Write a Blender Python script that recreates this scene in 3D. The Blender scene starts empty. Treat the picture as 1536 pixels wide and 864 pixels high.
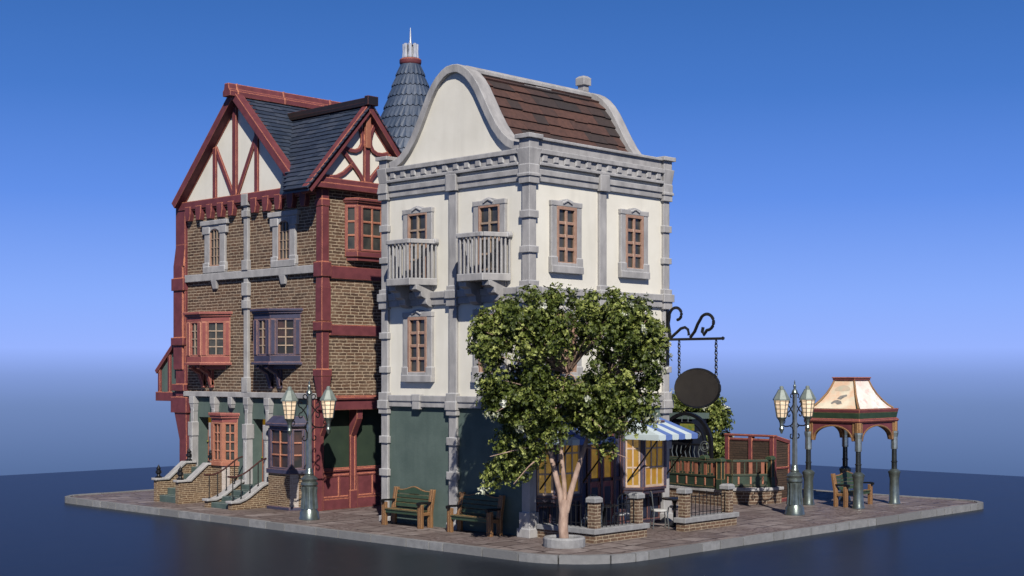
import bpy, bmesh, math, random
from mathutils import Vector
R = math.radians
random.seed(7)
scene = bpy.context.scene
COL = scene.collection

# ------------------------------------------------------------------ materials
def nodes_of(name):
    m = bpy.data.materials.new(name); m.use_nodes = True
    nt = m.node_tree; b = nt.nodes['Principled BSDF']
    return m, nt, b
def N(nt, t, **kw):
    n = nt.nodes.new(t)
    for k, v in kw.items():
        if k in n.inputs: n.inputs[k].default_value = v
        else: setattr(n, k, v)
    return n
EXPOSURE = .474      # stops; colours below are written for exposure 0
KE = 2 ** -EXPOSURE
def rgb(c): return (c[0] * KE, c[1] * KE, c[2] * KE, 1.0)
def mixc(nt, fac, a, b, mode='MIX'):
    n = nt.nodes.new('ShaderNodeMix'); n.data_type = 'RGBA'; n.blend_type = mode
    for s, v in ((0, fac), (6, a), (7, b)):
        if isinstance(v, (int, float)): n.inputs[s].default_value = v
        elif isinstance(v, (tuple, list)): n.inputs[s].default_value = rgb(v)
        else: nt.links.new(v, n.inputs[s])
    return n.outputs[2]
def ramp(nt, fac, lo, hi, a=0.0, b=1.0):
    n = N(nt, 'ShaderNodeMapRange'); n.clamp = True
    n.inputs['From Min'].default_value = lo; n.inputs['From Max'].default_value = hi
    n.inputs['To Min'].default_value = a; n.inputs['To Max'].default_value = b
    nt.links.new(fac, n.inputs['Value']); return n.outputs['Result']
def edge_mask(nt, radius, lo=.008, hi=.07):
    bv = N(nt, 'ShaderNodeBevel', samples=4); bv.inputs['Radius'].default_value = radius
    g = N(nt, 'ShaderNodeNewGeometry')
    d = N(nt, 'ShaderNodeVectorMath', operation='DOT_PRODUCT')
    nt.links.new(bv.outputs[0], d.inputs[0]); nt.links.new(g.outputs['Normal'], d.inputs[1])
    return ramp(nt, d.outputs['Value'], 1 - lo, 1 - hi), bv.outputs[0]
def noise(nt, scale, detail=4, stretch=None, rough=.55, coord='Object'):
    tc = N(nt, 'ShaderNodeTexCoord'); o = tc.outputs[coord]
    if stretch:
        mp = N(nt, 'ShaderNodeMapping'); mp.inputs['Scale'].default_value = stretch
        nt.links.new(o, mp.inputs['Vector']); o = mp.outputs[0]
    n = N(nt, 'ShaderNodeTexNoise', Scale=scale, Detail=detail, Roughness=rough)
    nt.links.new(o, n.inputs['Vector']); return n.outputs['Fac']
def std(name, base, dark=None, rough=.7, scale=3.0, stretch=None, streak=None, edge=None, er=.02, metallic=0, bump=.15, bscale=25, spec=.4, tint=0, lo=.35, hi=.7):
    m, nt, b = nodes_of(name)
    dark = dark or tuple(c * .72 for c in base)
    c = mixc(nt, ramp(nt, noise(nt, scale, 6, stretch), lo, hi), dark, base)
    if tint:
        at = N(nt, 'ShaderNodeAttribute', attribute_name='tint')
        c = mixc(nt, ramp(nt, at.outputs['Fac'], 0, 1), c, tuple(v * tint for v in base))
    if streak: c = mixc(nt, ramp(nt, noise(nt, 1.0, 6, (3.2, 3.2, .35)), .5, .78, 0, .4), c, streak)
    nrm = None
    if edge:
        em, nrm = edge_mask(nt, er)
        wear = noise(nt, 9, 4)
        mm = N(nt, 'ShaderNodeMath', operation='MULTIPLY'); nt.links.new(em, mm.inputs[0])
        nt.links.new(ramp(nt, wear, .3, .5, .35, 1), mm.inputs[1])
        c = mixc(nt, mm.outputs[0], c, edge)
    nt.links.new(c, b.inputs['Base Color'])
    b.inputs['Roughness'].default_value = rough; b.inputs['Metallic'].default_value = metallic
    b.inputs['Specular IOR Level'].default_value = spec
    if bump:
        bp = N(nt, 'ShaderNodeBump', Strength=bump, Distance=.02)
        nt.links.new(noise(nt, bscale, 5, stretch), bp.inputs['Height'])
        if nrm: nt.links.new(nrm, bp.inputs['Normal'])
        nt.links.new(bp.outputs[0], b.inputs['Normal'])
    return m
def brick(name, c1, c2, mortar, bw, bh, ms=.012, offs=.5, light=None):
    m, nt, b = nodes_of(name)
    tc = N(nt, 'ShaderNodeTexCoord')
    # a little warp so the courses are hand laid
    wn = N(nt, 'ShaderNodeTexNoise', Scale=5.0, Detail=3); nt.links.new(tc.outputs['UV'], wn.inputs['Vector'])
    sub = N(nt, 'ShaderNodeVectorMath', operation='SUBTRACT'); nt.links.new(wn.outputs['Color'], sub.inputs[0]); sub.inputs[1].default_value = (.5, .5, .5)
    sc = N(nt, 'ShaderNodeVectorMath', operation='SCALE'); nt.links.new(sub.outputs[0], sc.inputs[0]); sc.inputs['Scale'].default_value = bh * .45
    ad = N(nt, 'ShaderNodeVectorMath', operation='ADD'); nt.links.new(tc.outputs['UV'], ad.inputs[0]); nt.links.new(sc.outputs[0], ad.inputs[1])
    t = N(nt, 'ShaderNodeTexBrick', offset=offs, squash=1.15, squash_frequency=3)
    for k, v in (('Scale', 1.0), ('Mortar Size', ms), ('Mortar Smooth', .1), ('Bias', -.1), ('Brick Width', bw), ('Row Height', bh)): t.inputs[k].default_value = v
    t.inputs['Color1'].default_value = rgb(c1); t.inputs['Color2'].default_value = rgb(c2); t.inputs['Mortar'].default_value = rgb(mortar)
    nt.links.new(ad.outputs[0], t.inputs['Vector'])
    n1 = N(nt, 'ShaderNodeTexNoise', Scale=14.0, Detail=6); nt.links.new(tc.outputs['UV'], n1.inputs['Vector'])
    n2 = N(nt, 'ShaderNodeTexNoise', Scale=1.3, Detail=4); nt.links.new(tc.outputs['UV'], n2.inputs['Vector'])
    c = mixc(nt, ramp(nt, n1.outputs['Fac'], .35, .7, .0, .55), t.outputs['Color'], tuple(v * .5 for v in c1))
    c = mixc(nt, ramp(nt, n2.outputs['Fac'], .45, .75, 0, .18), c, light or mortar)
    nt.links.new(c, b.inputs['Base Color']); b.inputs['Roughness'].default_value = .85
    b.inputs['Specular IOR Level'].default_value = .25
    hm = N(nt, 'ShaderNodeMath', operation='MULTIPLY_ADD'); nt.links.new(t.outputs['Fac'], hm.inputs[0]); hm.inputs[1].default_value = -1.0
    nt.links.new(ramp(nt, n1.outputs['Fac'], .2, .8, 0, .5), hm.inputs[2])
    bp = N(nt, 'ShaderNodeBump', Strength=.9, Distance=.018); nt.links.new(hm.outputs[0], bp.inputs['Height'])
    nt.links.new(bp.outputs[0], b.inputs['Normal'])
    return m
def tiles(name, stops, rough=.55, spec=.4):
    m, nt, b = nodes_of(name)
    at = N(nt, 'ShaderNodeAttribute', attribute_name='tint')
    cr = N(nt, 'ShaderNodeValToRGB'); e = cr.color_ramp.elements
    while len(e) < len(stops): e.new(.5)
    for i, (p, c) in enumerate(stops): e[i].position = p; e[i].color = rgb(c)
    nt.links.new(at.outputs['Fac'], cr.inputs[0])
    c = mixc(nt, ramp(nt, noise(nt, 9, 5), .35, .7, 0, .4), cr.outputs[0], tuple(v * .45 for v in stops[0][1]))
    nt.links.new(c, b.inputs['Base Color']); b.inputs['Roughness'].default_value = rough; b.inputs['Specular IOR Level'].default_value = spec
    bp = N(nt, 'ShaderNodeBump', Strength=.25, Distance=.02); nt.links.new(noise(nt, 30, 4), bp.inputs['Height']); nt.links.new(bp.outputs[0], b.inputs['Normal'])
    return m
def pane_mat(name, base, emit=None, es=0.0, rough=.12, second=None, sc=2.2, spec=.5):
    m, nt, b = nodes_of(name)
    f = ramp(nt, noise(nt, sc, 3), .42, .62)
    c = mixc(nt, f, base, second or tuple(v * .5 for v in base))
    nt.links.new(c, b.inputs['Base Color']); b.inputs['Roughness'].default_value = rough
    b.inputs['Specular IOR Level'].default_value = spec
    if emit:
        ec = mixc(nt, ramp(nt, noise(nt, 4.5, 4), .35, .72), tuple(v * .55 for v in emit), emit)
        nt.links.new(ec, b.inputs['Emission Color']); b.inputs['Emission Strength'].default_value = es
    return m

M = {}
M['plaster'] = std('cream_plaster', (.79, .755, .665), (.72, .685, .595), .9, 1.4, streak=(.58, .55, .48), bump=.12, bscale=40, spec=.2)
M['stone'] = std('grey_stone', (.435, .42, .41), (.285, .276, .275), .85, 3.2, (1, 1, .45), edge=(.54, .54, .55), er=.03, bump=.35, bscale=22, spec=.2)
M['green_wall'] = std('green_render', (.108, .148, .131), (.078, .112, .10), .85, 1.7, streak=(.055, .085, .078), bump=.25, bscale=18, spec=.25)
M['dark_green'] = std('dark_green_paint', (.03, .05, .03), (.02, .036, .023), .75, 2, bump=.1, spec=.3)
M['brick'] = brick('brown_brick', (.155, .086, .052), (.055, .033, .024), (.52, .41, .29), .30, .094, .0125)
M['small_brick'] = brick('narrow_brown_brick', (.18, .105, .06), (.08, .047, .032), (.46, .36, .24), .22, .062, .010)
M['big_brick'] = brick('wide_brown_brick', (.16, .095, .06), (.10, .06, .042), (.42, .34, .25), .27, .096, .013)
M['mid_brick'] = brick('terrace_brick', (.17, .10, .064), (.09, .055, .038), (.42, .34, .24), .23, .082, .0125)
M['white_brick'] = brick('pale_quoin_brick', (.52, .45, .40), (.40, .33, .29), (.55, .5, .45), .2, .07, .008)
M['timber'] = std('oxblood_timber', (.18, .047, .054), (.125, .032, .038), .65, 4, edge=(.60, .22, .12), er=.042, bump=.2, bscale=16, spec=.3)
M['rose'] = std('rose_painted_timber', (.29, .088, .072), (.22, .06, .056), .6, 4, edge=(.62, .28, .18), er=.034, bump=.1, spec=.3)
M['orange'] = std('orange_timber', (.40, .155, .095), (.31, .115, .07), .6, 4, edge=(.62, .32, .2), er=.026, bump=.1, spec=.3)
M['navy'] = std('navy_painted_timber', (.052, .052, .098), (.036, .036, .068), .6, 4, edge=(.30, .17, .15), er=.034, bump=.1, spec=.35)
M['shop'] = std('plum_shop_timber', (.06, .04, .052), (.028, .026, .044), .55, 3, edge=(.30, .12, .08), er=.036, bump=.1, spec=.35)
M['shop_blue'] = std('blue_black_panel', (.02, .026, .05), (.012, .015, .03), .5, 3, bump=.05)
M['brown_frame'] = std('brown_window_timber', (.42, .255, .185), (.32, .185, .13), .6, 8, edge=(.52, .38, .29), er=.022, bump=.1, spec=.3)
M['pale_frame'] = std('pale_glazing_bars', (.42, .31, .22), (.3, .22, .16), .6, 8, bump=0)
M['cream_frame'] = std('cream_shop_glazing', (.55, .42, .32), (.42, .3, .22), .6, 8, bump=0)
M['pane'] = pane_mat('dark_window_glass', (.036, .037, .035), second=(.075, .07, .06), rough=.22, spec=.3)
M['pane_warm'] = pane_mat('curtained_glass', (.03, .029, .027), second=(.085, .045, .038), rough=.22, sc=1.6, spec=.3)
M['amber'] = pane_mat('amber_lit_glass', (.26, .15, .012), emit=(.52, .29, .02), es=.34, second=(.25, .11, .01), rough=.25)
M['glow'] = pane_mat('lamp_glass', (.75, .6, .45), emit=(1.0, .70, .42), es=.62, rough=.35)
M['slate'] = tiles('blue_slate', [(0, (.028, .04, .066)), (.5, (.042, .057, .09)), (1, (.062, .075, .105))], .5)
M['tower_slate'] = tiles('tower_slate', [(0, (.032, .052, .092)), (.6, (.052, .076, .125)), (1, (.085, .11, .16))], .55, .35)
M['red_tile'] = tiles('brown_clay_tile', [(0, (.048, .039, .038)), (.3, (.062, .044, .040)), (.55, (.10, .052, .042)), (1, (.125, .062, .047))], .75, .25)
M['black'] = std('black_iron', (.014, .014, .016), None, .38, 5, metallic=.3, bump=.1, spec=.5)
M['black_ridge'] = std('black_ridge_cap', (.016, .012, .012), None, .5, 5, edge=(.18, .05, .04), er=.03, bump=.1)
M['lampmetal'] = std('green_cast_iron', (.27, .31, .285), (.15, .18, .165), .3, 6, metallic=.75, bump=.06, spec=.5)
M['verdigris'] = std('grey_green_lantern_metal', (.24, .275, .25), (.17, .20, .18), .5, 6, metallic=.2, bump=.06, spec=.4)
M['pole_metal'] = std('pale_pole_metal', (.42, .45, .44), (.28, .31, .30), .28, 6, metallic=.75, bump=.04, spec=.5)
M['cap_stone'] = std('dark_grey_capstone', (.31, .31, .315), (.22, .22, .225), .85, 5, edge=(.42, .42, .42), er=.02, bump=.3, bscale=18, spec=.2)
M['chrome'] = std('bright_steel', (.86, .86, .84), (.6, .6, .6), .3, 6, metallic=.45, bump=0)
M['steel'] = std('polished_column', (.06, .064, .062), (.035, .038, .036), .17, 6, metallic=.5, bump=0, spec=.5)
M['wood'] = std('orange_brown_wood', (.26, .135, .058), (.16, .08, .036), .6, 6, (1, 1, .3), edge=(.50, .29, .13), er=.02, bump=.2, spec=.3)
M['bench_green'] = std('bench_green_paint', (.042, .075, .042), (.028, .052, .03), .55, 5, edge=(.28, .17, .07), er=.016, bump=.1, spec=.3)
M['fence_green'] = std('fence_green_paint', (.03, .052, .032), (.02, .035, .022), .55, 5, edge=(.22, .13, .055), er=.018, bump=.1)
M['terracotta'] = std('terracotta_slat', (.30, .105, .06), (.23, .08, .045), .65, 5, edge=(.5, .22, .12), er=.01, bump=.1)
M['riser'] = std('green_stair_stone', (.085, .125, .11), (.06, .09, .085), .7, 4, edge=(.32, .34, .34), er=.018, bump=.1)
M['rail_red'] = std('dark_red_handrail', (.07, .025, .022), None, .4, 5, bump=0)
M['bark'] = std('pinkish_bark', (.50, .36, .285), (.30, .20, .155), .9, 8, (1, 1, .5), bump=.7, bscale=16, spec=.15)
M['awning_blue'] = std('blue_awning_cloth', (.115, .19, .46), (.10, .165, .41), .85, 3, bump=.1, spec=.15)
M['awning_white'] = std('pale_awning_cloth', (.56, .64, .66), (.5, .58, .61), .85, 3, bump=.1, spec=.15)
M['seat_pad'] = std('pale_seat_pad', (.6, .6, .58), None, .5, 5, bump=0)
M['chair_back'] = std('navy_chair_back', (.022, .026, .042), None, .45, 5, bump=0)
M['sign'] = std('dark_brown_signboard', (.030, .025, .022), (.022, .018, .016), .45, 5, bump=.05)
M['pot'] = std('orange_clay_pot', (.40, .19, .08), (.28, .12, .06), .8, 8)
M['screen_brick'] = brick('dark_screen_brick', (.085, .052, .036), (.05, .033, .025), (.03, .022, .018), .5, .075, .009, light=(.12, .08, .055))
M['gold'] = std('yellow_plate', (.32, .26, .03), (.1, .16, .04), .6, 9, bump=0)

def leaf_mat(name, a, bcol, c3):
    m, nt, b = nodes_of(name)
    at = N(nt, 'ShaderNodeAttribute', attribute_name='tint')
    cr = N(nt, 'ShaderNodeValToRGB'); e = cr.color_ramp.elements; e.new(.5)
    for i, (p, c) in enumerate(((0, a), (.55, bcol), (1, c3))): e[i].position = p; e[i].color = rgb(c)
    nt.links.new(at.outputs['Fac'], cr.inputs[0]); nt.links.new(cr.outputs[0], b.inputs['Base Color'])
    b.inputs['Roughness'].default_value = .55; b.inputs['Specular IOR Level'].default_value = .3
    return m
M['leaf'] = leaf_mat('tree_leaf', (.028, .042, .006), (.078, .106, .013), (.29, .32, .085))
M['blossom'] = leaf_mat('pale_blossom', (.35, .37, .26), (.50, .52, .40), (.66, .67, .58))

def poster(name, wash1, wash2, pale):
    m, nt, b = nodes_of(name)
    c = mixc(nt, ramp(nt, noise(nt, 2.2, 5), .42, .60), wash1, pale)
    c = mixc(nt, ramp(nt, noise(nt, 4.1, 6), .50, .66, 0, .9), c, wash2)
    nt.links.new(c, b.inputs['Base Color']); b.inputs['Roughness'].default_value = .75; b.inputs['Specular IOR Level'].default_value = .2
    return m
M['poster_peach'] = poster('peach_painted_panel', (.74, .50, .34), (.66, .62, .48), (.78, .70, .54))
M['poster_pink'] = poster('pink_painted_panel', (.80, .68, .60), (.72, .45, .40), (.84, .79, .72))
M['poster_shade'] = std('grey_painted_patch', (.30, .28, .25), (.15, .145, .135), .8, 9, bump=0)
M['poster_sage'] = std('sage_painted_patch', (.50, .48, .36), (.62, .46, .34), .8, 7, bump=0)

# pavement: irregular flagstones, brown, dark joints
def paving():
    m, nt, b = nodes_of('flagstone_paving')
    tc = N(nt, 'ShaderNodeTexCoord')
    wn = N(nt, 'ShaderNodeTexNoise', Scale=1.3, Detail=4); nt.links.new(tc.outputs['Object'], wn.inputs['Vector'])
    ma = N(nt, 'ShaderNodeVectorMath', operation='MULTIPLY_ADD'); nt.links.new(wn.outputs['Color'], ma.inputs[0]); ma.inputs[1].default_value = (.42, .42, 0); nt.links.new(tc.outputs['Object'], ma.inputs[2])
    t = N(nt, 'ShaderNodeTexBrick', offset=.42, squash=1.5, squash_frequency=2)
    for k, v in (('Scale', 1.0), ('Mortar Size', .034), ('Mortar Smooth', .25), ('Bias', -.1), ('Brick Width', .78), ('Row Height', .66)): t.inputs[k].default_value = v
    t.inputs['Color1'].default_value = rgb((.15, .117, .107)); t.inputs['Color2'].default_value = rgb((.31, .262, .245)); t.inputs['Mortar'].default_value = rgb((.035, .024, .023))
    nt.links.new(ma.outputs[0], t.inputs['Vector'])
    v2 = N(nt, 'ShaderNodeTexVoronoi', feature='DISTANCE_TO_EDGE', Scale=5.5); nt.links.new(ma.outputs[0], v2.inputs['Vector'])
    base = mixc(nt, ramp(nt, noise(nt, 2.3, 8, rough=.65), .40, .66, 0, .6), t.outputs['Color'], (.105, .074, .066))
    cob = mixc(nt, ramp(nt, v2.outputs['Distance'], .02, .12), (.06, .042, .038), (.26, .21, .20))
    cob = mixc(nt, ramp(nt, noise(nt, 7, 5), .35, .62, 0, .85), cob, (.115, .08, .07))
    base = mixc(nt, ramp(nt, noise(nt, .5, 4), .50, .56, 0, .85), base, cob)
    base = mixc(nt, ramp(nt, noise(nt, 18, 5), .55, .75, 0, .45), base, (.06, .042, .038))
    nt.links.new(base, b.inputs['Base Color']); b.inputs['Specular IOR Level'].default_value = .3
    nt.links.new(ramp(nt, noise(nt, 3, 4), .3, .7, .5, .8), b.inputs['Roughness'])
    bp = N(nt, 'ShaderNodeBump', Strength=.6, Distance=.02); nt.links.new(noise(nt, 9, 8), bp.inputs['Height'])
    nt.links.new(bp.outputs[0], b.inputs['Normal'])
    return m
M['paving'] = paving()
M['kerb'] = std('grey_kerbstone', (.30, .30, .305), (.205, .207, .212), .85, 5, tint=.55, bump=.3, bscale=18, spec=.25)
def road_mat():
    m, nt, b = nodes_of('dark_polished_asphalt')
    c = mixc(nt, ramp(nt, noise(nt, 3, 6, (1, 1, 1)), .35, .7), (.010, .011, .015), (.015, .016, .022))
    nt.links.new(c, b.inputs['Base Color'])
    tc = N(nt, 'ShaderNodeTexCoord')
    mp = N(nt, 'ShaderNodeMapping'); mp.inputs['Rotation'].default_value = (0, 0, R(46)); mp.inputs['Scale'].default_value = (.5, 6, 1)
    nt.links.new(tc.outputs['Object'], mp.inputs['Vector'])
    n = N(nt, 'ShaderNodeTexNoise', Scale=1.2, Detail=5, Roughness=.6); nt.links.new(mp.outputs[0], n.inputs['Vector'])
    nt.links.new(ramp(nt, n.outputs['Fac'], .3, .7, .30, .34), b.inputs['Roughness'])
    b.inputs['Specular IOR Level'].default_value = 0
    g = N(nt, 'ShaderNodeBsdfGlossy'); g.inputs['Color'].default_value = (.36, .41, .46, 1); nt.links.new(b.inputs['Roughness'].links[0].from_socket, g.inputs['Roughness'])
    fr = N(nt, 'ShaderNodeFresnel', IOR=1.38); ms = N(nt, 'ShaderNodeMixShader')
    bp = N(nt, 'ShaderNodeBump', Strength=.12, Distance=.02); nt.links.new(n.outputs['Fac'], bp.inputs['Height'])
    nt.links.new(bp.outputs[0], g.inputs['Normal'])
    nt.links.new(fr.outputs[0], ms.inputs[0]); nt.links.new(b.outputs[0], ms.inputs[1]); nt.links.new(g.outputs[0], ms.inputs[2])
    nt.links.new(ms.outputs[0], nt.nodes['Material Output'].inputs['Surface'])
    return m
M['road'] = road_mat()

# ------------------------------------------------------------------ mesh helpers
def FX(x): return lambda u, d, z: (x - d, u, z)          # a wall facing -X: u = y
def FY(y): return lambda u, d, z: (u, y - d, z)          # a wall facing -Y: u = x
def FYp(y): return lambda u, d, z: (u, y + d, z)         # a wall facing +Y
def FL(a, b):                                            # a wall from a to b (plan), outward to the viewer's side
    ax, ay = a; dx, dy = b[0] - a[0], b[1] - a[1]; L = math.hypot(dx, dy); tx, ty = dx / L, dy / L
    nx, ny = ty, -tx
    if nx * -.7 + ny * -.7 < 0: nx, ny = -nx, -ny
    return (lambda u, d, z: (ax + tx * u + nx * d, ay + ty * u + ny * d, z)), L
ID = lambda x, y, z: (x, y, z)

class MB:
    def __init__(s): s.v = []; s.f = []; s.t = {}; s.uv = {}
    def add(s, pts, faces, tint=None):
        n = len(s.v); s.v += [tuple(p) for p in pts]
        for f in faces:
            if tint is not None: s.t[len(s.f)] = tint
            s.f.append(tuple(n + i for i in f))
        return n
    def box(s, F, a0, a1, b0, b1, c0, c1, tint=None):
        p = [F(a, b, c) for c in (c0, c1) for b in (b0, b1) for a in (a0, a1)]
        s.add(p, [(0, 1, 3, 2), (4, 5, 7, 6), (0, 1, 5, 4), (2, 3, 7, 6), (0, 2, 6, 4), (1, 3, 7, 5)], tint); return s
    def taper(s, F, c0, r0, c1, r1):     # frustum box: (u0,u1,d0,d1) rectangles at heights c0, c1
        p = []
        for c, (a0, a1, b0, b1) in ((c0, r0), (c1, r1)):
            p += [F(a0, b0, c), F(a1, b0, c), F(a0, b1, c), F(a1, b1, c)]
        s.add(p, [(0, 1, 3, 2), (4, 5, 7, 6), (0, 1, 5, 4), (2, 3, 7, 6), (0, 2, 6, 4), (1, 3, 7, 5)]); return s
    def prism(s, F, uz, d0, d1, tint=None):
        n = len(uz); p = [F(u, d0, z) for u, z in uz] + [F(u, d1, z) for u, z in uz]
        s.add(p, [tuple(range(n)), tuple(range(2 * n - 1, n - 1, -1))] + [(i, (i + 1) % n, n + (i + 1) % n, n + i) for i in range(n)], tint); return s
    def plan(s, xy, z0, z1):             # vertical prism over a plan polygon
        n = len(xy); p = [(x, y, z0) for x, y in xy] + [(x, y, z1) for x, y in xy]
        s.add(p, [tuple(range(n)), tuple(range(2 * n - 1, n - 1, -1))] + [(i, (i + 1) % n, n + (i + 1) % n, n + i) for i in range(n)]); return s
    def ribbon(s, F, uz, w, d0, d1, closed=False):   # board of width w following a line in the wall plane
        n = len(uz); L = []; Rr = []
        for i in range(n):
            a = uz[max(i - 1, 0)]; b = uz[min(i + 1, n - 1)]
            tx, tz = b[0] - a[0], b[1] - a[1]; l = math.hypot(tx, tz) or 1; nx, nz = -tz / l * w / 2, tx / l * w / 2
            L.append((uz[i][0] + nx, uz[i][1] + nz)); Rr.append((uz[i][0] - nx, uz[i][1] - nz))
        p = []
        for i in range(n):
            p += [F(L[i][0], d0, L[i][1]), F(Rr[i][0], d0, Rr[i][1]), F(Rr[i][0], d1, Rr[i][1]), F(L[i][0], d1, L[i][1])]
        fs = []
        for i in range(n - 1):
            a = 4 * i; b = a + 4
            for k in range(4): fs.append((a + k, a + (k + 1) % 4, b + (k + 1) % 4, b + k))
        fs += [(0, 1, 2, 3), tuple(4 * n - 4 + k for k in range(4))]
        s.add(p, fs); return s
    def tube(s, pts, r, n=8, r1=None):
        pts = [Vector(p) for p in pts]; m = len(pts); P = []
        for i in range(m):
            t = (pts[min(i + 1, m - 1)] - pts[max(i - 1, 0)]).normalized()
            up = Vector((0, 0, 1)) if abs(t.z) < .95 else Vector((1, 0, 0))
            a = t.cross(up).normalized(); b = t.cross(a)
            rr = r + ((r1 if r1 is not None else r) - r) * i / max(m - 1, 1)
            P += [pts[i] + (a * math.cos(2 * math.pi * k / n) + b * math.sin(2 * math.pi * k / n)) * rr for k in range(n)]
        fs = [(i * n + k, i * n + (k + 1) % n, (i + 1) * n + (k + 1) % n, (i + 1) * n + k) for i in range(m - 1) for k in range(n)]
        fs += [tuple(range(n)), tuple((m - 1) * n + k for k in range(n))]
        s.add(P, fs); return s
    def lathe(s, c, prof, n=16, flute=0, ph=0.0):
        P = []
        for r, z in prof:
            for k in range(n):
                a = 2 * math.pi * (k + ph) / n
                rr = r * (1 - flute * (k % 2)) if isinstance(flute, float) else r
                P.append((c[0] + rr * math.cos(a), c[1] + rr * math.sin(a), c[2] + z))
        m = len(prof)
        fs = [(i * n + k, i * n + (k + 1) % n, (i + 1) * n + (k + 1) % n, (i + 1) * n + k) for i in range(m - 1) for k in range(n)]
        fs += [tuple(range(n)), tuple((m - 1) * n + k for k in range(n))]
        s.add(P, fs); return s

OFF = Vector((0, 0, 0))
def obj(name, mb, mat, parent=None, smooth=False):
    me = bpy.data.meshes.new(name)
    me.from_pydata([tuple(Vector(p) - OFF) for p in mb.v], [], mb.f)
    bm = bmesh.new(); bm.from_mesh(me); bmesh.ops.recalc_face_normals(bm, faces=bm.faces)
    uvl = bm.loops.layers.uv.new('UVMap'); bm.faces.ensure_lookup_table(); bm.normal_update()
    for fi, f in enumerate(bm.faces):
        n = f.normal
        if abs(n.z) < .75:
            l = math.hypot(n.x, n.y) or 1; tx, ty = -n.y / l, n.x / l
            if tx + ty < 0: tx, ty = -tx, -ty
        for lp in f.loops:
            c = lp.vert.co
            if fi in mb.uv: lp[uvl].uv = mb.uv[fi][[i for i in range(len(mb.f[fi])) if mb.f[fi][i] == lp.vert.index][0]]
            elif abs(n.z) < .75: lp[uvl].uv = (c.x * tx + c.y * ty, c.z)
            else: lp[uvl].uv = (c.x, c.y)
        if smooth: f.smooth = True
    bm.to_mesh(me); bm.free()
    if mb.t:
        at = me.attributes.new('tint', 'FLOAT', 'FACE')
        at.data.foreach_set('value', [mb.t.get(i, .5) for i in range(len(me.polygons))])
    if smooth:
        try: me.set_sharp_from_angle(angle=R(40))
        except Exception: pass
    me.materials.append(mat)
    o = bpy.data.objects.new(name, me); COL.objects.link(o)
    if parent is not None: o.parent = parent
    return o
def tag(o, label=None, cat=None, group=None, kind=None):
    for k, v in (('label', label), ('category', cat), ('group', group), ('kind', kind)):
        if v: o[k] = v
    return o
def thing(name, loc, label, cat, group=None, rz=0.0):
    o = bpy.data.objects.new(name, None); COL.objects.link(o); o.empty_display_size = .2
    o.location = loc; o.rotation_euler = (0, 0, rz); return tag(o, label, cat, group)
def copy_tree(o, parent=None):
    c = o.copy(); COL.objects.link(c)
    if parent is not None: c.parent = parent
    for ch in [x for x in bpy.data.objects if x.parent == o]: copy_tree(ch, c)
    return c
def shingles(mb, S, A, B, row, wid, th=.022, jit=.03, amax=None):
    nr = int(B / row + .999)
    for i in range(nr):
        a = -random.random() * wid
        while a < A:
            w = wid * random.uniform(.6, 1.35)
            a0, a1 = max(a, 0), min(a + w - .006, A); a += w
            b0 = max(0, i * row - random.random() * jit); b1 = min(B, (i + 1) * row + .03)
            if amax: a1 = min(a1, amax((b0 + b1) / 2))
            if a1 - a0 < .03 or b1 <= b0: continue
            p = [S(a0, b1, .004), S(a1, b1, .004), S(a1, b0, th), S(a0, b0, th), S(a1, b0, -.01), S(a0, b0, -.01), S(a0, b1, -.01), S(a1, b1, -.01)]
            mb.add(p, [(0, 1, 2, 3), (3, 2, 4, 5), (0, 3, 5, 6), (1, 2, 4, 7)], random.random())

# ------------------------------------------------------------------ setting
def rounded(x0, x1, y0, y1, rad, seg=14):
    out = []
    for (cx, cy, a0, r) in ((x0 + rad[0], y0 + rad[0], 180, rad[0]), (x1 - rad[1], y0 + rad[1], 270, rad[1]), (x1 - rad[2], y1 - rad[2], 0, rad[2]), (x0 + rad[3], y1 - rad[3], 90, rad[3])):
        for k in range(seg + 1):
            a = R(a0 + 90 * k / seg); out.append((cx + r * math.cos(a), cy + r * math.sin(a)))
    return out
m = MB(); m.add([(-70, -70, -.16), (30.6, -70, -.16), (30.6, 31.65, -.16), (-70, 31.65, -.16)], [(0, 1, 2, 3)])
tag(obj('road', m, M['road']), kind='structure')
inner = rounded(-2.38, 16.93, -3.89, 18.98, (1.85, .75, .75, .75))
m = MB(); m.plan(inner, -.15, 0.0)
tag(obj('pavement', m, M['paving']), kind='structure')
out = rounded(-2.55, 17.1, -4.06, 19.15, (2.0, .95, .95, .95), 24)
def path_len(p):
    L = [0]
    for i in range(len(p)):
        a, b = p[i], p[(i + 1) % len(p)]; L.append(L[-1] + math.hypot(b[0] - a[0], b[1] - a[1]))
    return L
def at_len(p, L, s):
    s %= L[-1]
    for i in range(len(p)):
        if L[i + 1] >= s:
            t = (s - L[i]) / ((L[i + 1] - L[i]) or 1); a, b = p[i], p[(i + 1) % len(p)]
            dx, dy = b[0] - a[0], b[1] - a[1]; l = math.hypot(dx, dy) or 1
            return a[0] + dx * t, a[1] + dy * t, -dy / l, dx / l
    return p[0] + (0, 0)
m = MB(); L = path_len(out); s0 = 0.0
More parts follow.
